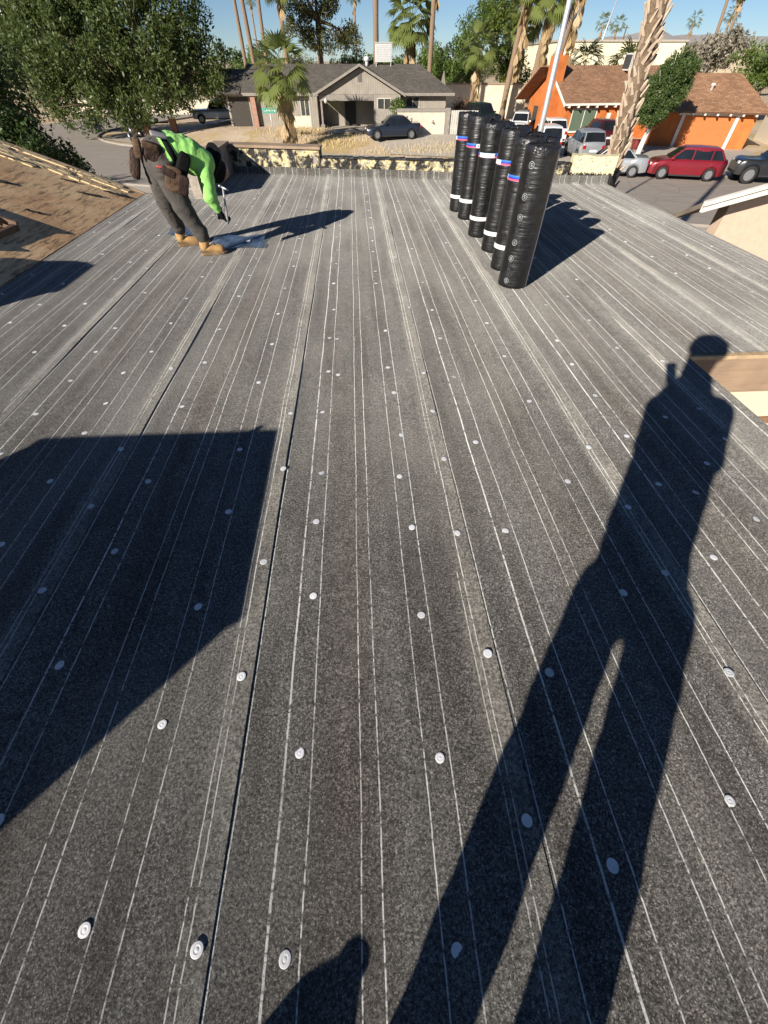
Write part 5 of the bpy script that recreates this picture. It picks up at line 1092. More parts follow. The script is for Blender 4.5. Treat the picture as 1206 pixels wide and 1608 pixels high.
for nm, lb, (rx, ry), hdg, pnt, kw in (
    ('utility_vehicle', 'silver utility vehicle seen from behind, above the yellow parapet block', (17.55, 37.4), R(84), P_silver, {}),
    ('van', 'white boxy van from behind, half hidden by the membrane rolls', (15.05, 39.4), R(84), P_white, dict(H=1.80, rs=(-2.0, -2.2))),
    ('utility_vehicle', 'white utility vehicle ahead of the white van, roof and rear glass showing', (17.95, 46.0), R(86), P_white, {}),
    ('utility_vehicle', 'maroon utility vehicle parked under the orange house window', (22.0, 44.6), R(90), P_maroon, {})):
    car(nm, lb, 'car', rearcar(rx, ry, hdg, 4.6), hdg, pnt, **{**SUV, **kw}, group='cars in the orange house driveway')
car('utility_vehicle', 'white utility vehicle with a roof rack, windscreen facing the street', 'car', (17.0, 54.2, .05), R(-112), P_white, **SUV, rack=True, group='cars in the orange house driveway')
car('utility_vehicle', 'dark green utility vehicle behind the farthest roll beside the board gate', 'car', (12.75, 53.6, float(gz(12.75, 53.6)) + .05), R(-70), P_green, **SUV)
x, y = camf(-18.0, 60.0); car('pickup', 'silver pickup in the shade of the big tree by the grey garage', 'car', (x, y, float(gz(x, y)) + .05), R(180 + 12), P_silver, L=5.4, W=1.9, H=1.75, hood=1.05, belt=1.08, deck=1.05, ws=(1.1, .55), rs=(-.7, -.95), r=.37, split=(-.05,), sill=.34, hood_low=.98)
# ================================================================== TREES AND PALMS
def leafmat(name, c1, c2, trans=.25):
    t = NT(name); v = t.coord('Object'); n = t.noise(v, 1.1, 3); n2 = t.noise(v, 23, 1)
    t.inp('Base Color', t.mix(t.ramp(n2, [(.35, 0), (.65, 1)]), t.mix(n, c1, c2), tuple((a + b_) * .42 for a, b_ in zip(c1, c2)))); t.inp('Roughness', .5); t.inp('Specular IOR Level', .4)
    tr = t.n('ShaderNodeBsdfTranslucent'); tr.inputs[0].default_value = (*[min(1, q * 1.6) for q in c2], 1); mx = t.n('ShaderNodeMixShader'); mx.inputs[0].default_value = trans
    t.l(t.b.outputs[0], mx.inputs[1]); t.l(tr.outputs[0], mx.inputs[2]); t.l(mx.outputs[0], t.out.inputs[0]); return t.mat
def bark(name, c1, c2, stretch=(6, 6, 1.2)):
    t = NT(name); n = t.noise(t.coord('Object', stretch), 3, 5, .7, .4); t.inp('Base Color', t.mix(t.ramp(n, [(.3, 0), (.7, 1)]), c1, c2)); t.inp('Roughness', .95); t.bump(n, .8, .04); return t.mat
L_dark = leafmat('dark_olive_leaves', (.050, .078, .022), (.105, .138, .037)); L_mid = leafmat('mid_green_leaves', (.070, .120, .026), (.14, .20, .042)); L_yel = leafmat('yellow_green_leaves', (.10, .15, .025), (.18, .22, .04)); L_deep = leafmat('deep_green_leaves', (.036, .066, .020), (.070, .112, .032)); L_grey = leafmat('grey_green_leaves', (.10, .11, .065), (.17, .17, .105)); L_dry = leafmat('dry_grey_twigs', (.20, .175, .135), (.29, .26, .20), .1)
B_brown = bark('brown_bark', (.16, .11, .075), (.08, .055, .038)); B_palm = bark('palm_fibre_bark', (.30, .21, .14), (.16, .11, .075), (4, 4, 9)); B_white = mat('whitewashed_bark', (.66, .62, .56), .9, var=.15)
def leaves(centers, normals_seed, size, n_per, spread, droop=.3, aspect=2.4):
    """many small leaf-shaped quads scattered round cluster centres"""
    r = np.random.RandomState(normals_seed); C_ = np.repeat(np.asarray(centers, float), n_per, 0); N = len(C_)
    sp = spread if np.ndim(spread) == 0 else np.repeat(np.asarray(spread), n_per)[:, None]
    d = r.normal(0, 1, (N, 3)); d /= np.linalg.norm(d, axis=1)[:, None] + 1e-9; p = C_ + d * (r.uniform(0, 1, (N, 1)) ** .45) * sp
    ax = r.normal(0, 1, (N, 3)); ax[:, 2] -= droop; ax /= np.linalg.norm(ax, axis=1)[:, None]; s2 = np.cross(ax, r.normal(0, 1, (N, 3))); s2 /= np.linalg.norm(s2, axis=1)[:, None] + 1e-9
    sz = size * r.uniform(.6, 1.35, (N, 1)); a = ax * sz; b_ = s2 * sz / aspect
    V = np.stack([p - a * .5, p + b_ * .5 - a * .05, p + a * .5, p - b_ * .5 - a * .05], 1).reshape(-1, 3); F = np.arange(N * 4).reshape(-1, 4)
    return V, F
def clusters(seed, n, radii, center, shell=.55, cut=None):
    r = np.random.RandomState(seed); out = []
    while len(out) < n:
        d = r.normal(0, 1, 3); d /= np.linalg.norm(d); rad = (shell + (1 - shell) * r.uniform()) ; p = np.array(center) + d * rad * np.array(radii) * r.uniform(.75, 1.08)
        if cut is None or cut(p): out.append(p)
    return np.array(out)
def tree(name, label, base, height, trunk_r, lobes, leaf, size, n_cl, n_per, seed, barkm=B_brown, trunk_top=None, group='trees around the houses', spread=.55, inner=None, droop=.3, cat='tree', lean=(0, 0)):
    """tapered trunk with limbs running to each lobe; crown of leaf clumps spread through several lobes. lobes: (dx, dy, z, rx, ry, rz)"""
    o = empty(name, base); tag(o, label, cat, group); r = random.Random(seed); top = trunk_top or height * .45
    b = MB(); k = (lean[0], lean[1]); tp = Vector((k[0], k[1], top))
    b.tube([(0, 0, -.3), (k[0] * .3 + r.uniform(-.05, .05), k[1] * .3, top * .35), (k[0] * .7, k[1] * .7 + r.uniform(-.05, .05), top * .7), tp], [trunk_r * 1.25, trunk_r, trunk_r * .85, trunk_r * .7], 10, jit=.15)
    b.build('trunk', barkm, o, True)
    b = MB()
    for (dx, dy, z, rx, ry, rz) in lobes:
        q = Vector((dx, dy, z)); mid = tp.lerp(q, .55) + Vector((r.uniform(-.2, .2), r.uniform(-.2, .2), .15 * rz)); b.tube([tp - Vector((0, 0, .15)), tp.lerp(mid, .5), mid, q], [trunk_r * .55, trunk_r * .42, trunk_r * .28, trunk_r * .1], 7)
        for i in range(4):
            e = q + Vector((r.uniform(-.8, .8) * rx, r.uniform(-.8, .8) * ry, r.uniform(-.5, .8) * rz)); b.tube([mid, mid.lerp(e, .6) + Vector((0, 0, .1)), e], [trunk_r * .2, trunk_r * .12, trunk_r * .04], 5)
    b.build('limbs', barkm, o, True)
    tot = sum(l[3] * l[4] * l[5] for l in lobes) ; AV = []; AF = []; off = 0
    for i, (dx, dy, z, rx, ry, rz) in enumerate(lobes):
        n = max(6, int(n_cl * (rx * ry * rz) ** .8 / sum((l[3] * l[4] * l[5]) ** .8 for l in lobes)))
        cc = clusters(seed * 31 + i, n, (rx, ry, rz), (dx, dy, z), .5); V, F = leaves(cc, seed * 17 + i, size, n_per, np.random.RandomState(seed + i).uniform(.55, 1.25, n) * spread, droop)
        AV.append(V); AF.append(F + off); off += len(V)
    npmesh('crown', np.concatenate(AV), np.concatenate(AF), leaf, o); return o
# ---- fan palms
def fan_leaf(r, L, blades=17, droop=.5, width=2.2):
    """one fan: flat pleated blades from the end of the petiole; returned as triangles, local +x outward"""
    V = []; F = []
    for i in range(blades):
        a = (i / (blades - 1) - .5) * width; ln = L * (1 - .25 * abs(a) / (width / 2)) * r.uniform(.85, 1.05); w_ = .035 * L / .8 * 1.3
        d = Vector((math.cos(a), math.sin(a), 0)); s_ = Vector((-d.y, d.x, 0)); m = d * ln * .6 + Vector((0, 0, -.04 * ln)); t_ = d * ln * .98 + Vector((0, 0, -droop * ln * r.uniform(.5, 1.0)))
        n = len(V); V += [Vector((0, 0, 0)), m + s_ * w_, t_, m - s_ * w_]; F.append((n, n + 1, n + 2, n + 3))
    return V, F
def palm(name, label, base, height, tr, crown_r, seed, nleaf=30, skirt=14, dead=.8, lean=(0, 0), fat=1.0, group='palm trees', skirt_len=1.6, full=True, blades=15):
    o = empty(name, base); tag(o, label, 'palm tree', group); r = random.Random(seed); b = MB(); nseg = 14
    pts_ = [Vector((lean[0] * (i / nseg) ** 1.4, lean[1] * (i / nseg) ** 1.4, height * i / nseg - .2 * (i == 0))) for i in range(nseg + 1)]
    b.tube(pts_, [tr * fat * (1.35 if i == 0 else 1.0 - .25 * i / nseg) * r.uniform(.95, 1.05) for i in range(nseg + 1)], 10, jit=.10); b.build('trunk', B_palm, o, True)
    tp = pts_[-1]
    if nleaf:
        GV = []; GF = []; DV = []; DF = []
        for k in range(nleaf + skirt):
            az = k * 2.39996 + r.uniform(-.3, .3); isdead = k >= nleaf
            el = (R(82) - (k / max(1, nleaf)) ** .8 * R(115)) if not isdead else R(r.uniform(-88, -62)); pl_ = crown_r * (.62 if not isdead else r.uniform(.2, .45)) * r.uniform(.85, 1.1)
            d = Vector((math.cos(az) * math.cos(el), math.sin(az) * math.cos(el), math.sin(el))); st = tp + Vector((0, 0, -.15 if not isdead else -.2 - r.random() * skirt_len)); kn = st + d * pl_ + Vector((math.cos(az), math.sin(az), 0)) * (.12 if isdead else 0)
            d2 = Vector((d.x, d.y, d.z - .45)).normalized(); V, F = fan_leaf(r, crown_r * (.62 if not isdead else .5), blades, .35 if not isdead else .15, 2.5 if not isdead else 1.0)
            ex = d2; ey = Vector((-math.sin(az), math.cos(az), 0)); ez = ex.cross(ey); tw = r.uniform(-.5, .5); ey2 = ey * math.cos(tw) + ez * math.sin(tw); ez2 = ex.cross(ey2)
            TV, TF = (DV, DF) if isdead else (GV, GF); n = len(TV); TV += [kn + ex * v_.x + ey2 * v_.y + ez2 * v_.z for v_ in V]; TF += [tuple(q + n for q in f) for f in F]
            n = len(TV); w_ = .03; TV += [st - ey * w_, st + ey * w_, kn + ey * w_ * .6, kn - ey * w_ * .6]; TF.append((n, n + 1, n + 2, n + 3))
        npmesh('crown', [tuple(v_) for v_ in GV], TFa(GF), L_palm, o)
        if DV: npmesh('dead_fronds', [tuple(v_) for v_ in DV], TFa(DF), L_dead, o)
    return o
TFa = lambda F: np.array(F)
L_palm = leafmat('fan_palm_green', (.11, .15, .04), (.21, .245, .075), .35); L_dead = leafmat('dead_fronds_tan', (.36, .25, .13), (.50, .37, .20), .15)
def gpos(c, f): x, y = camf(c, f); return (x, y, float(gz(x, y)))
# palm in the grey house yard
palm('fan_palm', 'short fan palm with tan skirt in front of the grey house', gpos(-7.55, 44.2), 4.4, .20, 2.25, 3, 34, 80, skirt_len=2.6, lean=(-.3, 0), blades=13)
palm('fan_palm', 'fan palm with dead fronds at the right end of the grey house', gpos(9.6, 62), 5.2, .26, 2.0, 4, 26, 30, skirt_len=2.2, lean=(.3, 0))
palm('fan_palm', 'full fan palm behind the grey roof just right of the cooler', gpos(2.9, 66), 7.0, .26, 2.7, 5, 44, 30, skirt_len=2.2)
palm('fan_palm', 'slim palm trunk rising behind the cooler on the grey roof', gpos(-.9, 68), 17, .34, 2.2, 6, 20, 16, skirt_len=7)
palm('fan_palm', 'slim palm trunk rising over the right of the grey roof', gpos(5.0, 64), 13, .28, 2.0, 7, 20, 12, skirt_len=4)
palm('fan_palm', 'palm crown with hanging thatch above the yard palm', gpos(-13.5, 82), 10.8, .36, 2.6, 8, 24, 10, skirt_len=1.2)
for i, (c, f, h, tr_, lb) in enumerate([(-15.8, 72, 16, .26, 'leftmost tall thin palm trunk over the grey garage'), (-17.6, 75, 17, .24, 'middle tall thin palm trunk over the grey garage'), (-14.0, 70, 15, .22, 'right tall thin palm trunk over the grey garage')]):
    palm('fan_palm', lb, gpos(c, f), h, tr_, 1.8, 20 + i, 18, 8, lean=(-.6 + .5 * i, 0))
# cluster of palms left of the orange house
for i, (c, f, h, tr_, cr, lb, ln) in enumerate([(15.4, 72, 11.0, .36, 2.6, 'leftmost palm of the shaggy cluster left of the orange chimney', .9), (18.2, 71, 9.6, .40, 2.8, 'thick shaggy palm in the middle of the cluster by the steel pole', .7), (20.2, 70, 12.5, .38, 2.4, 'rightmost leaning palm of the cluster behind the steel pole', 1.5), (17.0, 76, 8.2, .36, 2.6, 'short full palm at the back of the cluster', .2)]):
    palm('fan_palm', lb, gpos(c, f), h, tr_, cr, 40 + i, 30, 44, skirt_len=h * .5, lean=(ln, 0))
# pinnate-looking palms in front of the cream building
for i, (c, f, h, cr, lb) in enumerate([(27.3, 80, 4.6, 2.6, 'low spiky palm just right of the orange chimney'), (34.2, 82, 4.3, 3.0, 'broad spiky palm against the cream building')]):
    palm('spiky_palm', lb, gpos(c, f), h, .3, cr, 60 + i, 40, 6, blades=9, skirt_len=.4)
far_lab = ['two-headed palm high at the upper right, taller head', 'two-headed palm high at the upper right, lower shaded head']
for i, (c, f, h, cr, ln) in enumerate([(60.5, 110, 17.2, 2.6, -2.2), (63.5, 112, 13.6, 2.2, -.8)]):
    palm('fan_palm', far_lab[i], gpos(c, f), h, .30, cr, 70 + i, 34, 20, lean=(ln, 0), skirt_len=1.5)
tiny = [(43, 170, 13, 'lone tiny palm on the skyline above the cream building'), (70, 185, 12, 'tiny palm on the skyline right of the near trunk'), (-40, 190, 17, 'small palm against the sky above the pine'), (-7, 150, 14.5, 'small slim palm against the sky right of the pine'), (36, 150, 12.5, 'leftmost small palm above the spiky palms'), (38.5, 140, 12, 'small palm crown beside a thin pole above the spiky palms'), (95, 190, 13, 'tiny skyline palm at the far right'), (62, 175, 12, 'tiny skyline palm behind the near palm trunk'), (103, 185, 14, 'tiny leaning palm trunk at the right margin')]
for i, (c, f, h, lb) in enumerate(tiny): palm('fan_palm', lb, gpos(c, f), h, .3, 2.3, 80 + i, 20, 8, group='tiny palms on the skyline', blades=9)
# ---- broadleaf trees
tree('broadleaf_tree', 'large dark green tree over the street corner left of the grey house', gpos(-24.8, 54), 9.5, .45, [(-5.5, 0, 5.6, 4.0, 3.2, 3.2), (-1.5, -1.0, 6.0, 4.2, 3.4, 3.8), (3.4, -.5, 5.6, 4.2, 3.2, 3.6), (7.4, 1, 4.8, 3.2, 2.6, 2.9), (-8.6, 1.5, 4.6, 3.0, 2.4, 2.8), (1.0, 1, 8.8, 4.2, 3.0, 2.8), (-4.6, 1, 8.8, 3.8, 3.0, 2.8), (6.2, 1.2, 8.0, 3.4, 2.6, 2.4), (4.6, -1.5, 3.1, 3.0, 2.0, 1.4), (-1.0, -2.0, 2.6, 3.6, 1.8, 1.3), (-5.6, -1.0, 2.8, 2.6, 1.8, 1.3), (.6, -2.2, 1.7, 2.2, 1.2, 1.1), (-4.0, -2.0, 1.6, 2.6, 1.4, 1.1), (2.8, -2.2, 2.0, 2.2, 1.3, 1.0), (9.0, 0, 4.0, 2.0, 1.6, 1.5)], L_dark, .32, 700, 80, 1, trunk_top=2.6, spread=.9)
tree('broadleaf_tree', 'near dark tree at the left margin beside the pitched roof', (-12.6, 19.6, 0), 7.5, .28, [(.2, 0, 4.3, 1.7, 1.7, 1.5), (-.4, .4, 5.9, 1.7, 1.5, 1.4), (1.0, -.3, 3.1, 1.4, 1.4, 1.1), (-1.6, -.5, 3.8, 1.8, 1.4, 1.8), (1.6, .5, 2.2, 1.1, 1.1, .8), (-1.8, 0, 6.2, 1.5, 1.4, 1.2), (2.3, -.2, 1.7, .8, .9, .5), (.2, 0, 2.0, 1.6, 1.2, .9)], L_deep, .17, 460, 75, 2, trunk_top=2.2, spread=.42)
tree('broadleaf_tree', 'mid green tree filling the far left behind the feathery one', gpos(-50, 88), 10, .4, [(0, 0, 5.5, 6, 3, 4.5), (8, 0, 5, 5, 3, 4), (14, 1, 5.5, 4.5, 3, 4)], L_mid, .42, 220, 60, 21, trunk_top=2.5, spread=1.2)
tree('feathery_tree', 'tall grey-green feathery tree at upper left behind the dark one', gpos(-44, 74), 13, .4, [(0, 0, 8.5, 3.8, 3, 4.5), (4.5, 1, 9.5, 3.5, 3, 3.5), (-4, 1, 8, 3.5, 3, 4)], L_grey, .34, 260, 60, 3, trunk_top=4.5, spread=.95, droop=1.0)
tree('broadleaf_tree', 'dark trees filling the gap left of the feathery tree', gpos(-62, 92), 12, .5, [(0, 0, 7, 6, 4, 5), (9, 2, 5, 5, 4, 3.5)], L_mid, .5, 160, 55, 14, trunk_top=3, spread=1.3)
tree('pine_tree', 'tall open pine with dark layered crown behind the grey roof', gpos(-9.2, 86), 15, .45, [(-2.5, 0, 8.2, 2.6, 2, 2.2), (1.6, 0, 9.4, 2.2, 2, 1.7), (-.6, 0, 12.6, 3.0, 2.2, 2.0), (3.4, .5, 12.0, 2.0, 1.6, 1.3), (-3.2, 0, 11.5, 1.8, 1.6, 1.5), (.5, 0, 6.3, 3.4, 2, 1.4), (4.2, 0, 6.4, 2.2, 1.8, 1.5)], leafmat('olive_pine_needles', (.060, .075, .028), (.13, .13, .045)), .30, 300, 60, 5, trunk_top=8, spread=.75)
tree('broadleaf_tree', 'bright green bushy tree behind the block wall between the houses, left part', gpos(11.5, 80), 9.5, .35, [(0, 0, 5.6, 3.0, 2.6, 3.0), (-3.4, 0, 4.2, 2.4, 2.2, 2.6), (1.5, .5, 8.2, 2.2, 2, 2.0), (-1, -1, 3.0, 2.8, 2, 1.8)], L_mid, .30, 250, 60, 6, trunk_top=2.2, spread=.75)
tree('broadleaf_tree', 'bright green bushy tree behind the block wall between the houses, right part', gpos(16.6, 80.5), 11, .35, [(0, 0, 6.2, 2.8, 2.6, 3.2), (.5, .5, 9.6, 2.4, 2.2, 2.2), (1.2, -1.0, 3.2, 2.4, 2, 2.0), (-2.4, 0, 8.6, 2.0, 2, 2.2)], L_yel, .30, 250, 60, 7, trunk_top=2.4, spread=.75)
tree('ficus_tree', 'dense rounded green tree with whitewashed trunk in front of the orange garage', (23.15, 41.2, 0), 5.2, .20, [(.2, 0, 3.4, 1.75, 1.5, 1.45), (.75, 0, 4.5, 1.45, 1.3, 1.15), (-.2, -.2, 2.6, 1.45, 1.2, .95)], leafmat('glossy_ficus_leaves', (.05, .085, .026), (.10, .145, .04)), .17, 330, 100, 8, B_white, trunk_top=1.9, spread=.38, lean=(.2, 0))
tree('broadleaf_tree', 'dark green tree behind the garage roof at the right', gpos(42.5, 66), 7, .3, [(0, 0, 5.0, 3.2, 2.5, 2.3), (3.5, .5, 4.8, 3.0, 2.5, 2.3), (6.5, .5, 4.6, 2.6, 2.4, 2.4)], L_mid, .30, 240, 60, 9, trunk_top=2.4, spread=.75)
tree('bare_tree', 'pale leafless bushy tree right of the ficus above the garage roof', gpos(37.6, 70), 7, .25, [(0, 0, 5.2, 2.3, 2, 1.9), (2.8, 0, 6.0, 2.0, 1.8, 1.6)], L_dry, .36, 120, 60, 10, trunk_top=2.4, spread=.75, droop=-.4)
tree('bare_tree', 'pale leafless bushy tree at the upper right margin', gpos(52.5, 68), 7, .25, [(0, 0, 5.4, 2.6, 2, 2.6), (-3.0, 0, 3.4, 2.0, 1.8, 1.6)], L_dry, .36, 120, 60, 11, trunk_top=2.4, spread=.75, droop=-.4)
tree('shrub', 'reddish dry bougainvillea shrub at the right end of the grey house', gpos(8.7, 60.5), 1.9, .06, [(0, 0, .9, 1.3, 1.0, .9), (1.2, .3, .7, .9, .8, .7)], leafmat('reddish_dry_leaves', (.22, .10, .06), (.30, .19, .09)), .16, 80, 50, 12, trunk_top=.4, spread=.35, cat='shrub')
tree('shrub', 'small leafy shrub behind the blue sedan', gpos(1.25, 49.6), 2.0, .05, [(0, 0, 1.5, .75, .5, .6)], L_mid, .16, 50, 50, 13, trunk_top=.9, spread=.3, cat='shrub')
tree('broadleaf_tree', 'tree just beyond the left edge, seen by its shade on the street', (-27.5, 21.0, 0), 8, .35, [(0, 0, 5.2, 3.4, 3.0, 2.4), (2.5, 2.0, 4.4, 2.6, 2.4, 1.8), (-2.6, -.5, 4.6, 2.6, 2.4, 2.0)], L_mid, .3, 130, 50, 31, trunk_top=2.6, spread=.8)
for i, (c, f, h, lf, lb) in enumerate([(-19.5, 92, 6.5, L_mid, 'green tree showing above the grey garage roof, left one'), (-14.0, 96, 5.6, L_grey, 'greyish tree above the grey garage roof behind the thin palm trunks'), (-3.8, 94, 6.0, L_deep, 'dark bushy tree right of the pine behind the cooler'), (5.5, 92, 6.6, L_mid, 'mid green tree behind the right end of the grey roof')]):
    tree('broadleaf_tree', lb, gpos(c, f), h, .3, [(0, 0, h * .55, 3.2, 2.4, h * .42), (2.6, .5, h * .45, 2.6, 2.2, h * .36), (-2.8, 0, h * .42, 2.4, 2.2, h * .34)], lf, .34, 120, 55, 150 + i, trunk_top=h * .3, spread=.85)
# hedgerow of mixed trees far behind the houses
rt = random.Random(12)
for i in range(26):
    c = -70 + i * 6.6 + rt.uniform(-2, 2); f = rt.uniform(118, 150); h = rt.uniform(4.5, 8.5)
    tree('distant_tree', 'distant leafy tree in the row behind the roofs',
         gpos(c, f), h, .3, [(0, 0, h * .62, 3.6, 2.5, h * .36), (rt.uniform(2, 4), 0, h * .5, 2.8, 2.2, h * .3)], rt.choice([L_dark, L_mid, L_grey, L_deep]), .55, 46, 40, 200 + i, trunk_top=h * .35, spread=1.1, group='distant trees behind the roofs')
# ---- near palm trunk at the right corner of the roof: criss-cross stubs of old fronds
def boot_trunk():
    o = empty('palm_trunk', (5.02, 9.62, 0)); tag(o, 'rough criss-cross palm trunk rising past the right end of the parapet', 'palm tree', 'palm trees'); r = random.Random(77); H_ = 14; b = MB(); ln = lambda z: -.085 * (z - 3.4)
    b.tube([(ln(z) * .94, 0, z) for z in np.linspace(-.2, H_, 24)], .135, 14, jit=.1); b.build('trunk', bark('shaggy_trunk', (.24, .17, .11), (.10, .07, .045), (5, 5, 5)), o, True)
    t = NT('old_frond_stub'); n = t.noise(t.coord('Object', (9, 9, 3)), 2.5, 4, .7); t.inp('Base Color', t.mix(t.ramp(n, [(.3, 0), (.7, 1)]), (.36, .27, .20), (.58, .47, .36))); t.inp('Roughness', .95); t.bump(n, .6, .02); mst = t.mat
    k = 0; z = .1
    while z < 9.0:
        a = k * 2.39996; z = .1 + k * .0165; k += 1
        c = Vector((ln(z) * .94, 0, z)); rd = Vector((math.cos(a), math.sin(a), 0)); tn = Vector((-rd.y, rd.x, 0)); sw = r.choice((-1, 1)) * r.uniform(.25, .75); L = r.uniform(.12, .22); w0 = r.uniform(.045, .072)
        p0 = c + rd * .118; d = (Vector((0, 0, 1)) + tn * sw + rd * r.uniform(.10, .32)).normalized(); p1 = p0 + d * L * .55 + rd * .012; p2 = p0 + d * L + rd * .02; sN = d.cross(rd).normalized(); th = .018
        b = MB(); P = []
        for p, w_, tt in ((p0, w0, th), (p1, w0 * .6, th), (p2, w0 * .35, th * .8)):
            for s1, s2 in ((-1, -.5), (1, -.5), (.8, .6), (-.8, .6)): P.append(p + sN * s1 * w_ / 2 + rd * s2 * tt * 2)
        b.add(P, [(3, 2, 1, 0), (8, 9, 10, 11)] + [(i * 4 + j, i * 4 + (j + 1) % 4, i * 4 + 4 + (j + 1) % 4, i * 4 + 4 + j) for i in range(2) for j in range(4)])
        STUBS.append((z, b, mst, o))
    return o
STUBS = []; bt = boot_trunk()
vis = sorted(STUBS, key=lambda q: abs(q[0] - 4.6))
for z, b, m_, o in vis[:250]: b.build('frond_stub', m_, o)
rest = MB()
for z, b, m_, o in vis[250:]: rest.add(b.v, b.f)
tag(rest.build('frond_stubs_below', vis[0][2], bt), kind='stuff')
# ================================================================== STREET FURNITURE AND SMALL THINGS
M_galvp = mat('galvanised_pole', (.60, .61, .63), .42, metal=.55, var=.12, scale=3)
sp = empty('steel_pole', (6.04, 17.0, 0)); tag(sp, 'tall bare galvanised steel pole rising behind the membrane rolls', 'pole')
b = MB(); b.tube([(0, 0, .0), (0, 0, 4), (.005, 0, 9.5)], [.092, .080, .060], 16); b.build('shaft', M_galvp, sp, True)
b = MB(); b.lathe([(.2, 0), (.2, .03), (.11, .05), (.11, .22)], 16); b.build('base_plate', M_galvp, sp)
sg = empty('street_sign', gpos(-9.6, 46.6), -YAW); tag(sg, 'green street name sign on a thin post in front of the grey house', 'sign')
b = MB(); b.tube([(0, 0, 0), (-.06, 0, 2.6)], .03, 8); b.build('post', M_galvp, sg, True)
M_sign = mat('sign_green', (.03, .33, .26), .4, var=.15); M_mark = mat('sign_white', (.75, .78, .76), .5)
b = MB(); b.box((-.62, -.035, 1.98), (.55, -.032 + .02, 2.28)); pl1 = b.build('name_blade', M_sign, sg)
b = MB(); b.box((-.5, -.01, 2.32), (.38, .01, 2.55), M=Matrix.Rotation(R(60), 4, 'Z')); b.build('name_blade', mat('sign_green_dark', (.02, .16, .14), .4), sg)
b = MB(); rs_ = random.Random(8); x = -.5
while x < .4:
    wd = rs_.uniform(.05, .09); b.box((x, -.0375, 2.07), (x + .018, -.0355, 2.19)); b.box((x + .018, -.0375, 2.07 + rs_.choice((0, .05, .1))), (x + wd, -.0355, 2.09 + rs_.choice((0, .05, .1)) + .01)); x += wd + rs_.choice((.03, .03, .09))
tag(b.build('lettering', M_mark, pl1), kind='stuff')
# blue wheelie bin
bx, by = -27.6, 60.3; bn = empty('wheelie_bin', (bx, by, .012), R(20)); tag(bn, 'blue wheeled rubbish bin in the side street at the left', 'bin')
M_bin = mat('blue_bin_plastic', (.020, .045, .14), .5)
b = MB(); b.add([(-.28, -.33, .06), (.28, -.33, .06), (.28, .33, .06), (-.28, .33, .06), (-.40, -.45, 1.1), (.40, -.45, 1.1), (.40, .45, 1.1), (-.40, .45, 1.1)], [(3, 2, 1, 0), (4, 5, 6, 7), (0, 1, 5, 4), (1, 2, 6, 5), (2, 3, 7, 6), (3, 0, 4, 7)]); b.build('body', M_bin, bn, bevel=.03)
b = MB(); b.add([(-.43, -.5, 1.105), (.43, -.5, 1.105), (.43, .5, 1.105), (-.43, .5, 1.105), (-.40, -.45, 1.17), (.40, -.45, 1.17), (.38, .45, 1.23), (-.38, .45, 1.23)], [(3, 2, 1, 0), (4, 5, 6, 7), (0, 1, 5, 4), (1, 2, 6, 5), (2, 3, 7, 6), (3, 0, 4, 7)]); b.build('lid', M_bin, bn, bevel=.02)
for sx in (-.3, .3):
    b = MB(); b.tube([(sx - .03, .36, .12), (sx + .03, .36, .12)], .12, 14); b.build('wheel', M_tyre, bn)
# brick mailbox pillars
for i, (x, y, rz, lb) in enumerate([(-20.5, 55.2, -6, 'left brick mailbox pillar above the worker'), (-18.0, 55.8, 4, 'right brick mailbox pillar with white top above the worker')]):
    o = empty('brick_pillar', (x, y, 0), R(rz)); tag(o, lb, 'pillar', 'brick pillars by the driveway')
    mort = MB(); mort.box((-.27, -.27, -.1), (.27, .27, 1.30)); mort.build('core', mat('mortar', (.42, .36, .30), .9), o)
    for k in range(15):
        for q in range(2):
            f = (k % 2) * .14; xa = -.285 + q * .285 + (f if q else 0) * 0; b = MB(); xl, xr2 = (-.285, -.01 + (f - .07)) if q == 0 else (.005 + (f - .07), .285)
            b.box((xl, -.285, k * .086), (xr2, .285, k * .086 + .074)); b.build('brick', mat('pillar_brick', (.38, .17, .11), .9, var=.3, scale=5), o)
    b = MB(); b.box((-.31, -.31, 1.302), (.31, .31, 1.37)); b.build('cap', mat('pale_cap', (.62, .55, .48), .85), o, bevel=.01)
b = MB()
mb = empty('mailbox', (-19.2, 55.4, 0), R(-4)); tag(mb, 'black mailbox rail between the two brick pillars', 'mailbox')
b = MB(); b.box((-.95, -.1, 1.0), (.9, .1, 1.09)); b.build('rail', M_dark, mb); b = MB(); b.tube([(-.25, -.28, 1.22), (-.25, .28, 1.22)], .13, 12); b.build('box', M_dark, mb, True)
pt_ = empty('planter', (24.4, 44.2, .05)); tag(pt_, 'dull red planter tub beside the whitewashed trunk', 'planter')
b = MB(); b.lathe([(.30, 0), (.42, .55), (.45, .6), (.38, .6), (.34, .45)], 16); b.build('tub', mat('red_tub', (.25, .045, .045), .7), pt_, True)
b = MB(); b.lathe([(.02, .44), (.33, .45)], 16); b.build('soil', M_dirt, pt_)
for i, (c, f, h, r_, lx, lb) in enumerate([(33.5, 96, 13, .11, 1.9, 'thin lamp pole leaning against the sky above the spiky palms'), (-43, 70, 12, .14, .5, 'pale thin pole in the upper left corner'), (47.2, 120, 9.5, .14, 0, 'short wooden pole by the cream building corner')]):
    o = empty('utility_pole', gpos(c, f)); tag(o, lb, 'pole'); b = MB(); b.tube([(0, 0, 0), (lx, 0, h)], [r_ * 1.2, r_ * .8], 8); b.build('shaft', M_galvp if i != 2 else B_brown, o, True)
    b = MB(); b.bar((lx - .5, 0, h - .3), (lx + .5, 0, h - .3), .1); b.build('crossarm', B_brown, o)
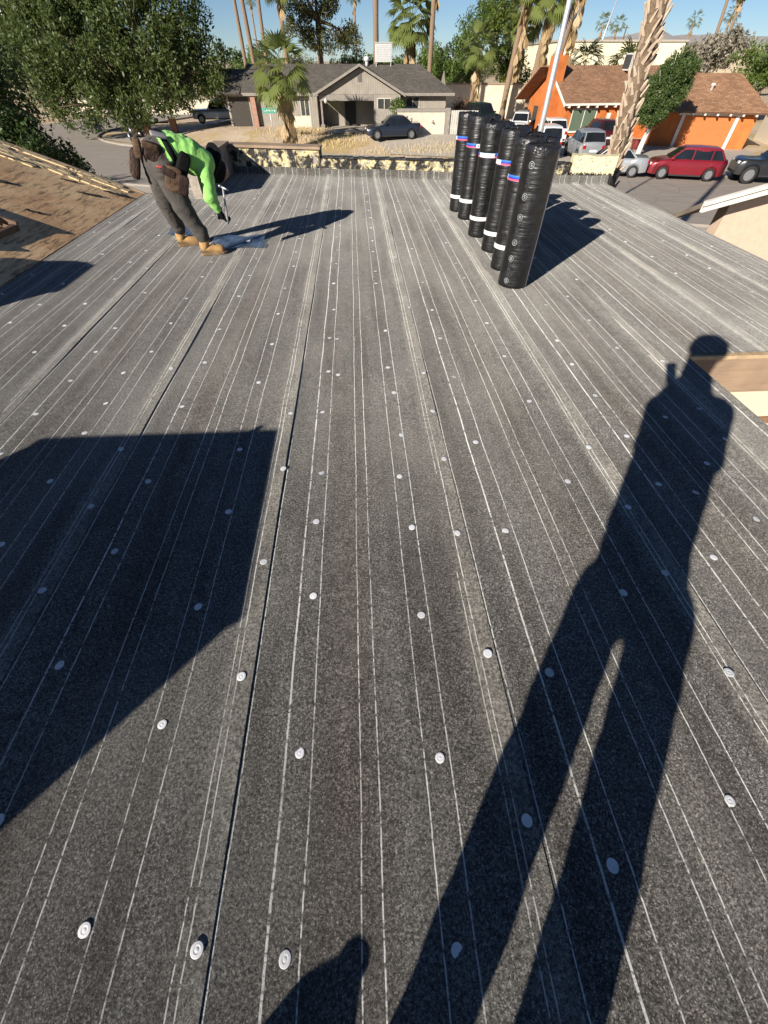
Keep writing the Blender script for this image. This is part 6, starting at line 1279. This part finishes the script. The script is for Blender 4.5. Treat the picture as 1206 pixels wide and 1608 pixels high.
# low tan house and sheds glimpsed under the big tree at the far left
lh = empty('tan_house', (0, 0, 0), -YAW); tag(lh, 'low tan house and wall glimpsed under the trees at the far left', 'house')
b = MB(); b.box((-52, 92, 0), (-34, 102, 2.7)); b.build('wall', M_cream, lh)
roofplane('roof', [(-53, 91, 2.65), (-33, 91, 2.65), (-33, 97, 4.3), (-53, 97, 4.3)], M_sorange, lh); roofplane('roof', [(-33, 103, 2.65), (-53, 103, 2.65), (-53, 97.02, 4.3), (-33, 97.02, 4.3)], M_sorange, lh)
window(lh, -46, -44, 1.0, 2.0, 92); window(lh, -40, -38.4, 1.0, 2.0, 92)
lw_ = empty('block_wall', (0, 0, 0), -YAW); tag(lw_, 'long low tan block wall along the side street at the left', 'wall')
b = MB(); b.box((-46, 79.8, -.1), (-24.5, 80.0, 1.5)); b.build('wall', M_wall_l, lw_); b = MB(); b.box((-46.1, 79.7, 1.502), (-24.4, 80.1, 1.6)); b.build('coping', M_kerb, lw_)
# mountains on the horizon at the right
V = []; Fc = []; rm = np.random.RandomState(4); n = 90; hh = np.convolve(rm.uniform(0, 1, n + 12), np.ones(7) / 7, 'same')[6:n + 7]
for i in range(n + 1):
    c = -2600 + i * 75; e = 4 + 190 * hh[i] * sst(c, 300, 1700); x, y = camf(c, 3300); x2, y2 = camf(c, 3700); x3, y3 = camf(c, 4200); V += [(x, y, -5), (x2, y2, e), (x3, y3, -5)]
for i in range(n): a = 3 * i; Fc += [(a, a + 3, a + 4, a + 1), (a + 1, a + 4, a + 5, a + 2)]
b = MB(); b.add(V, Fc); tag(b.build('mountains', mat('mountain_rock', (.40, .37, .35), .95, var=.2, scale=.01), None, True), kind='structure')
# dry grass tufts in the yard in front of the grey house
gr = np.random.RandomState(6); N = 3600; cc = np.concatenate([gr.normal(0, 1, (N // 3, 2)) * (1.6, 1.2) + (-8.2, 50.5), gr.normal(0, 1, (N // 3, 2)) * (3.2, .9) + (4.5, 43.2), gr.normal(0, 1, (N // 3, 2)) * (1.5, .8) + (-4.8, 46.6)])
X_ = cc[:, 0] * math.cos(YAW) + cc[:, 1] * math.sin(YAW); Y_ = -cc[:, 0] * math.sin(YAW) + cc[:, 1] * math.cos(YAW); Z_ = gz(X_, Y_); h = gr.uniform(.08, .26, len(X_)); a = gr.uniform(0, 6.28, len(X_)); dx, dy = np.cos(a) * .02, np.sin(a) * .02; lx_, ly_ = gr.normal(0, .07, len(X_)), gr.normal(0, .07, len(X_))
P0 = np.stack([X_ - dx, Y_ - dy, Z_ + .03], 1); P1 = np.stack([X_ + dx, Y_ + dy, Z_ + .03], 1); P2 = np.stack([X_ + lx_, Y_ + ly_, Z_ + .06 + h], 1)
V = np.stack([P0, P1, P2], 1).reshape(-1, 3); tag(npmesh('dry_grass', V, np.arange(len(V)).reshape(-1, 3), mat('straw', (.58, .46, .24), .9, var=.3, scale=2)), 'dry straw coloured grass patches in the grey house yard', 'grass', kind='stuff')
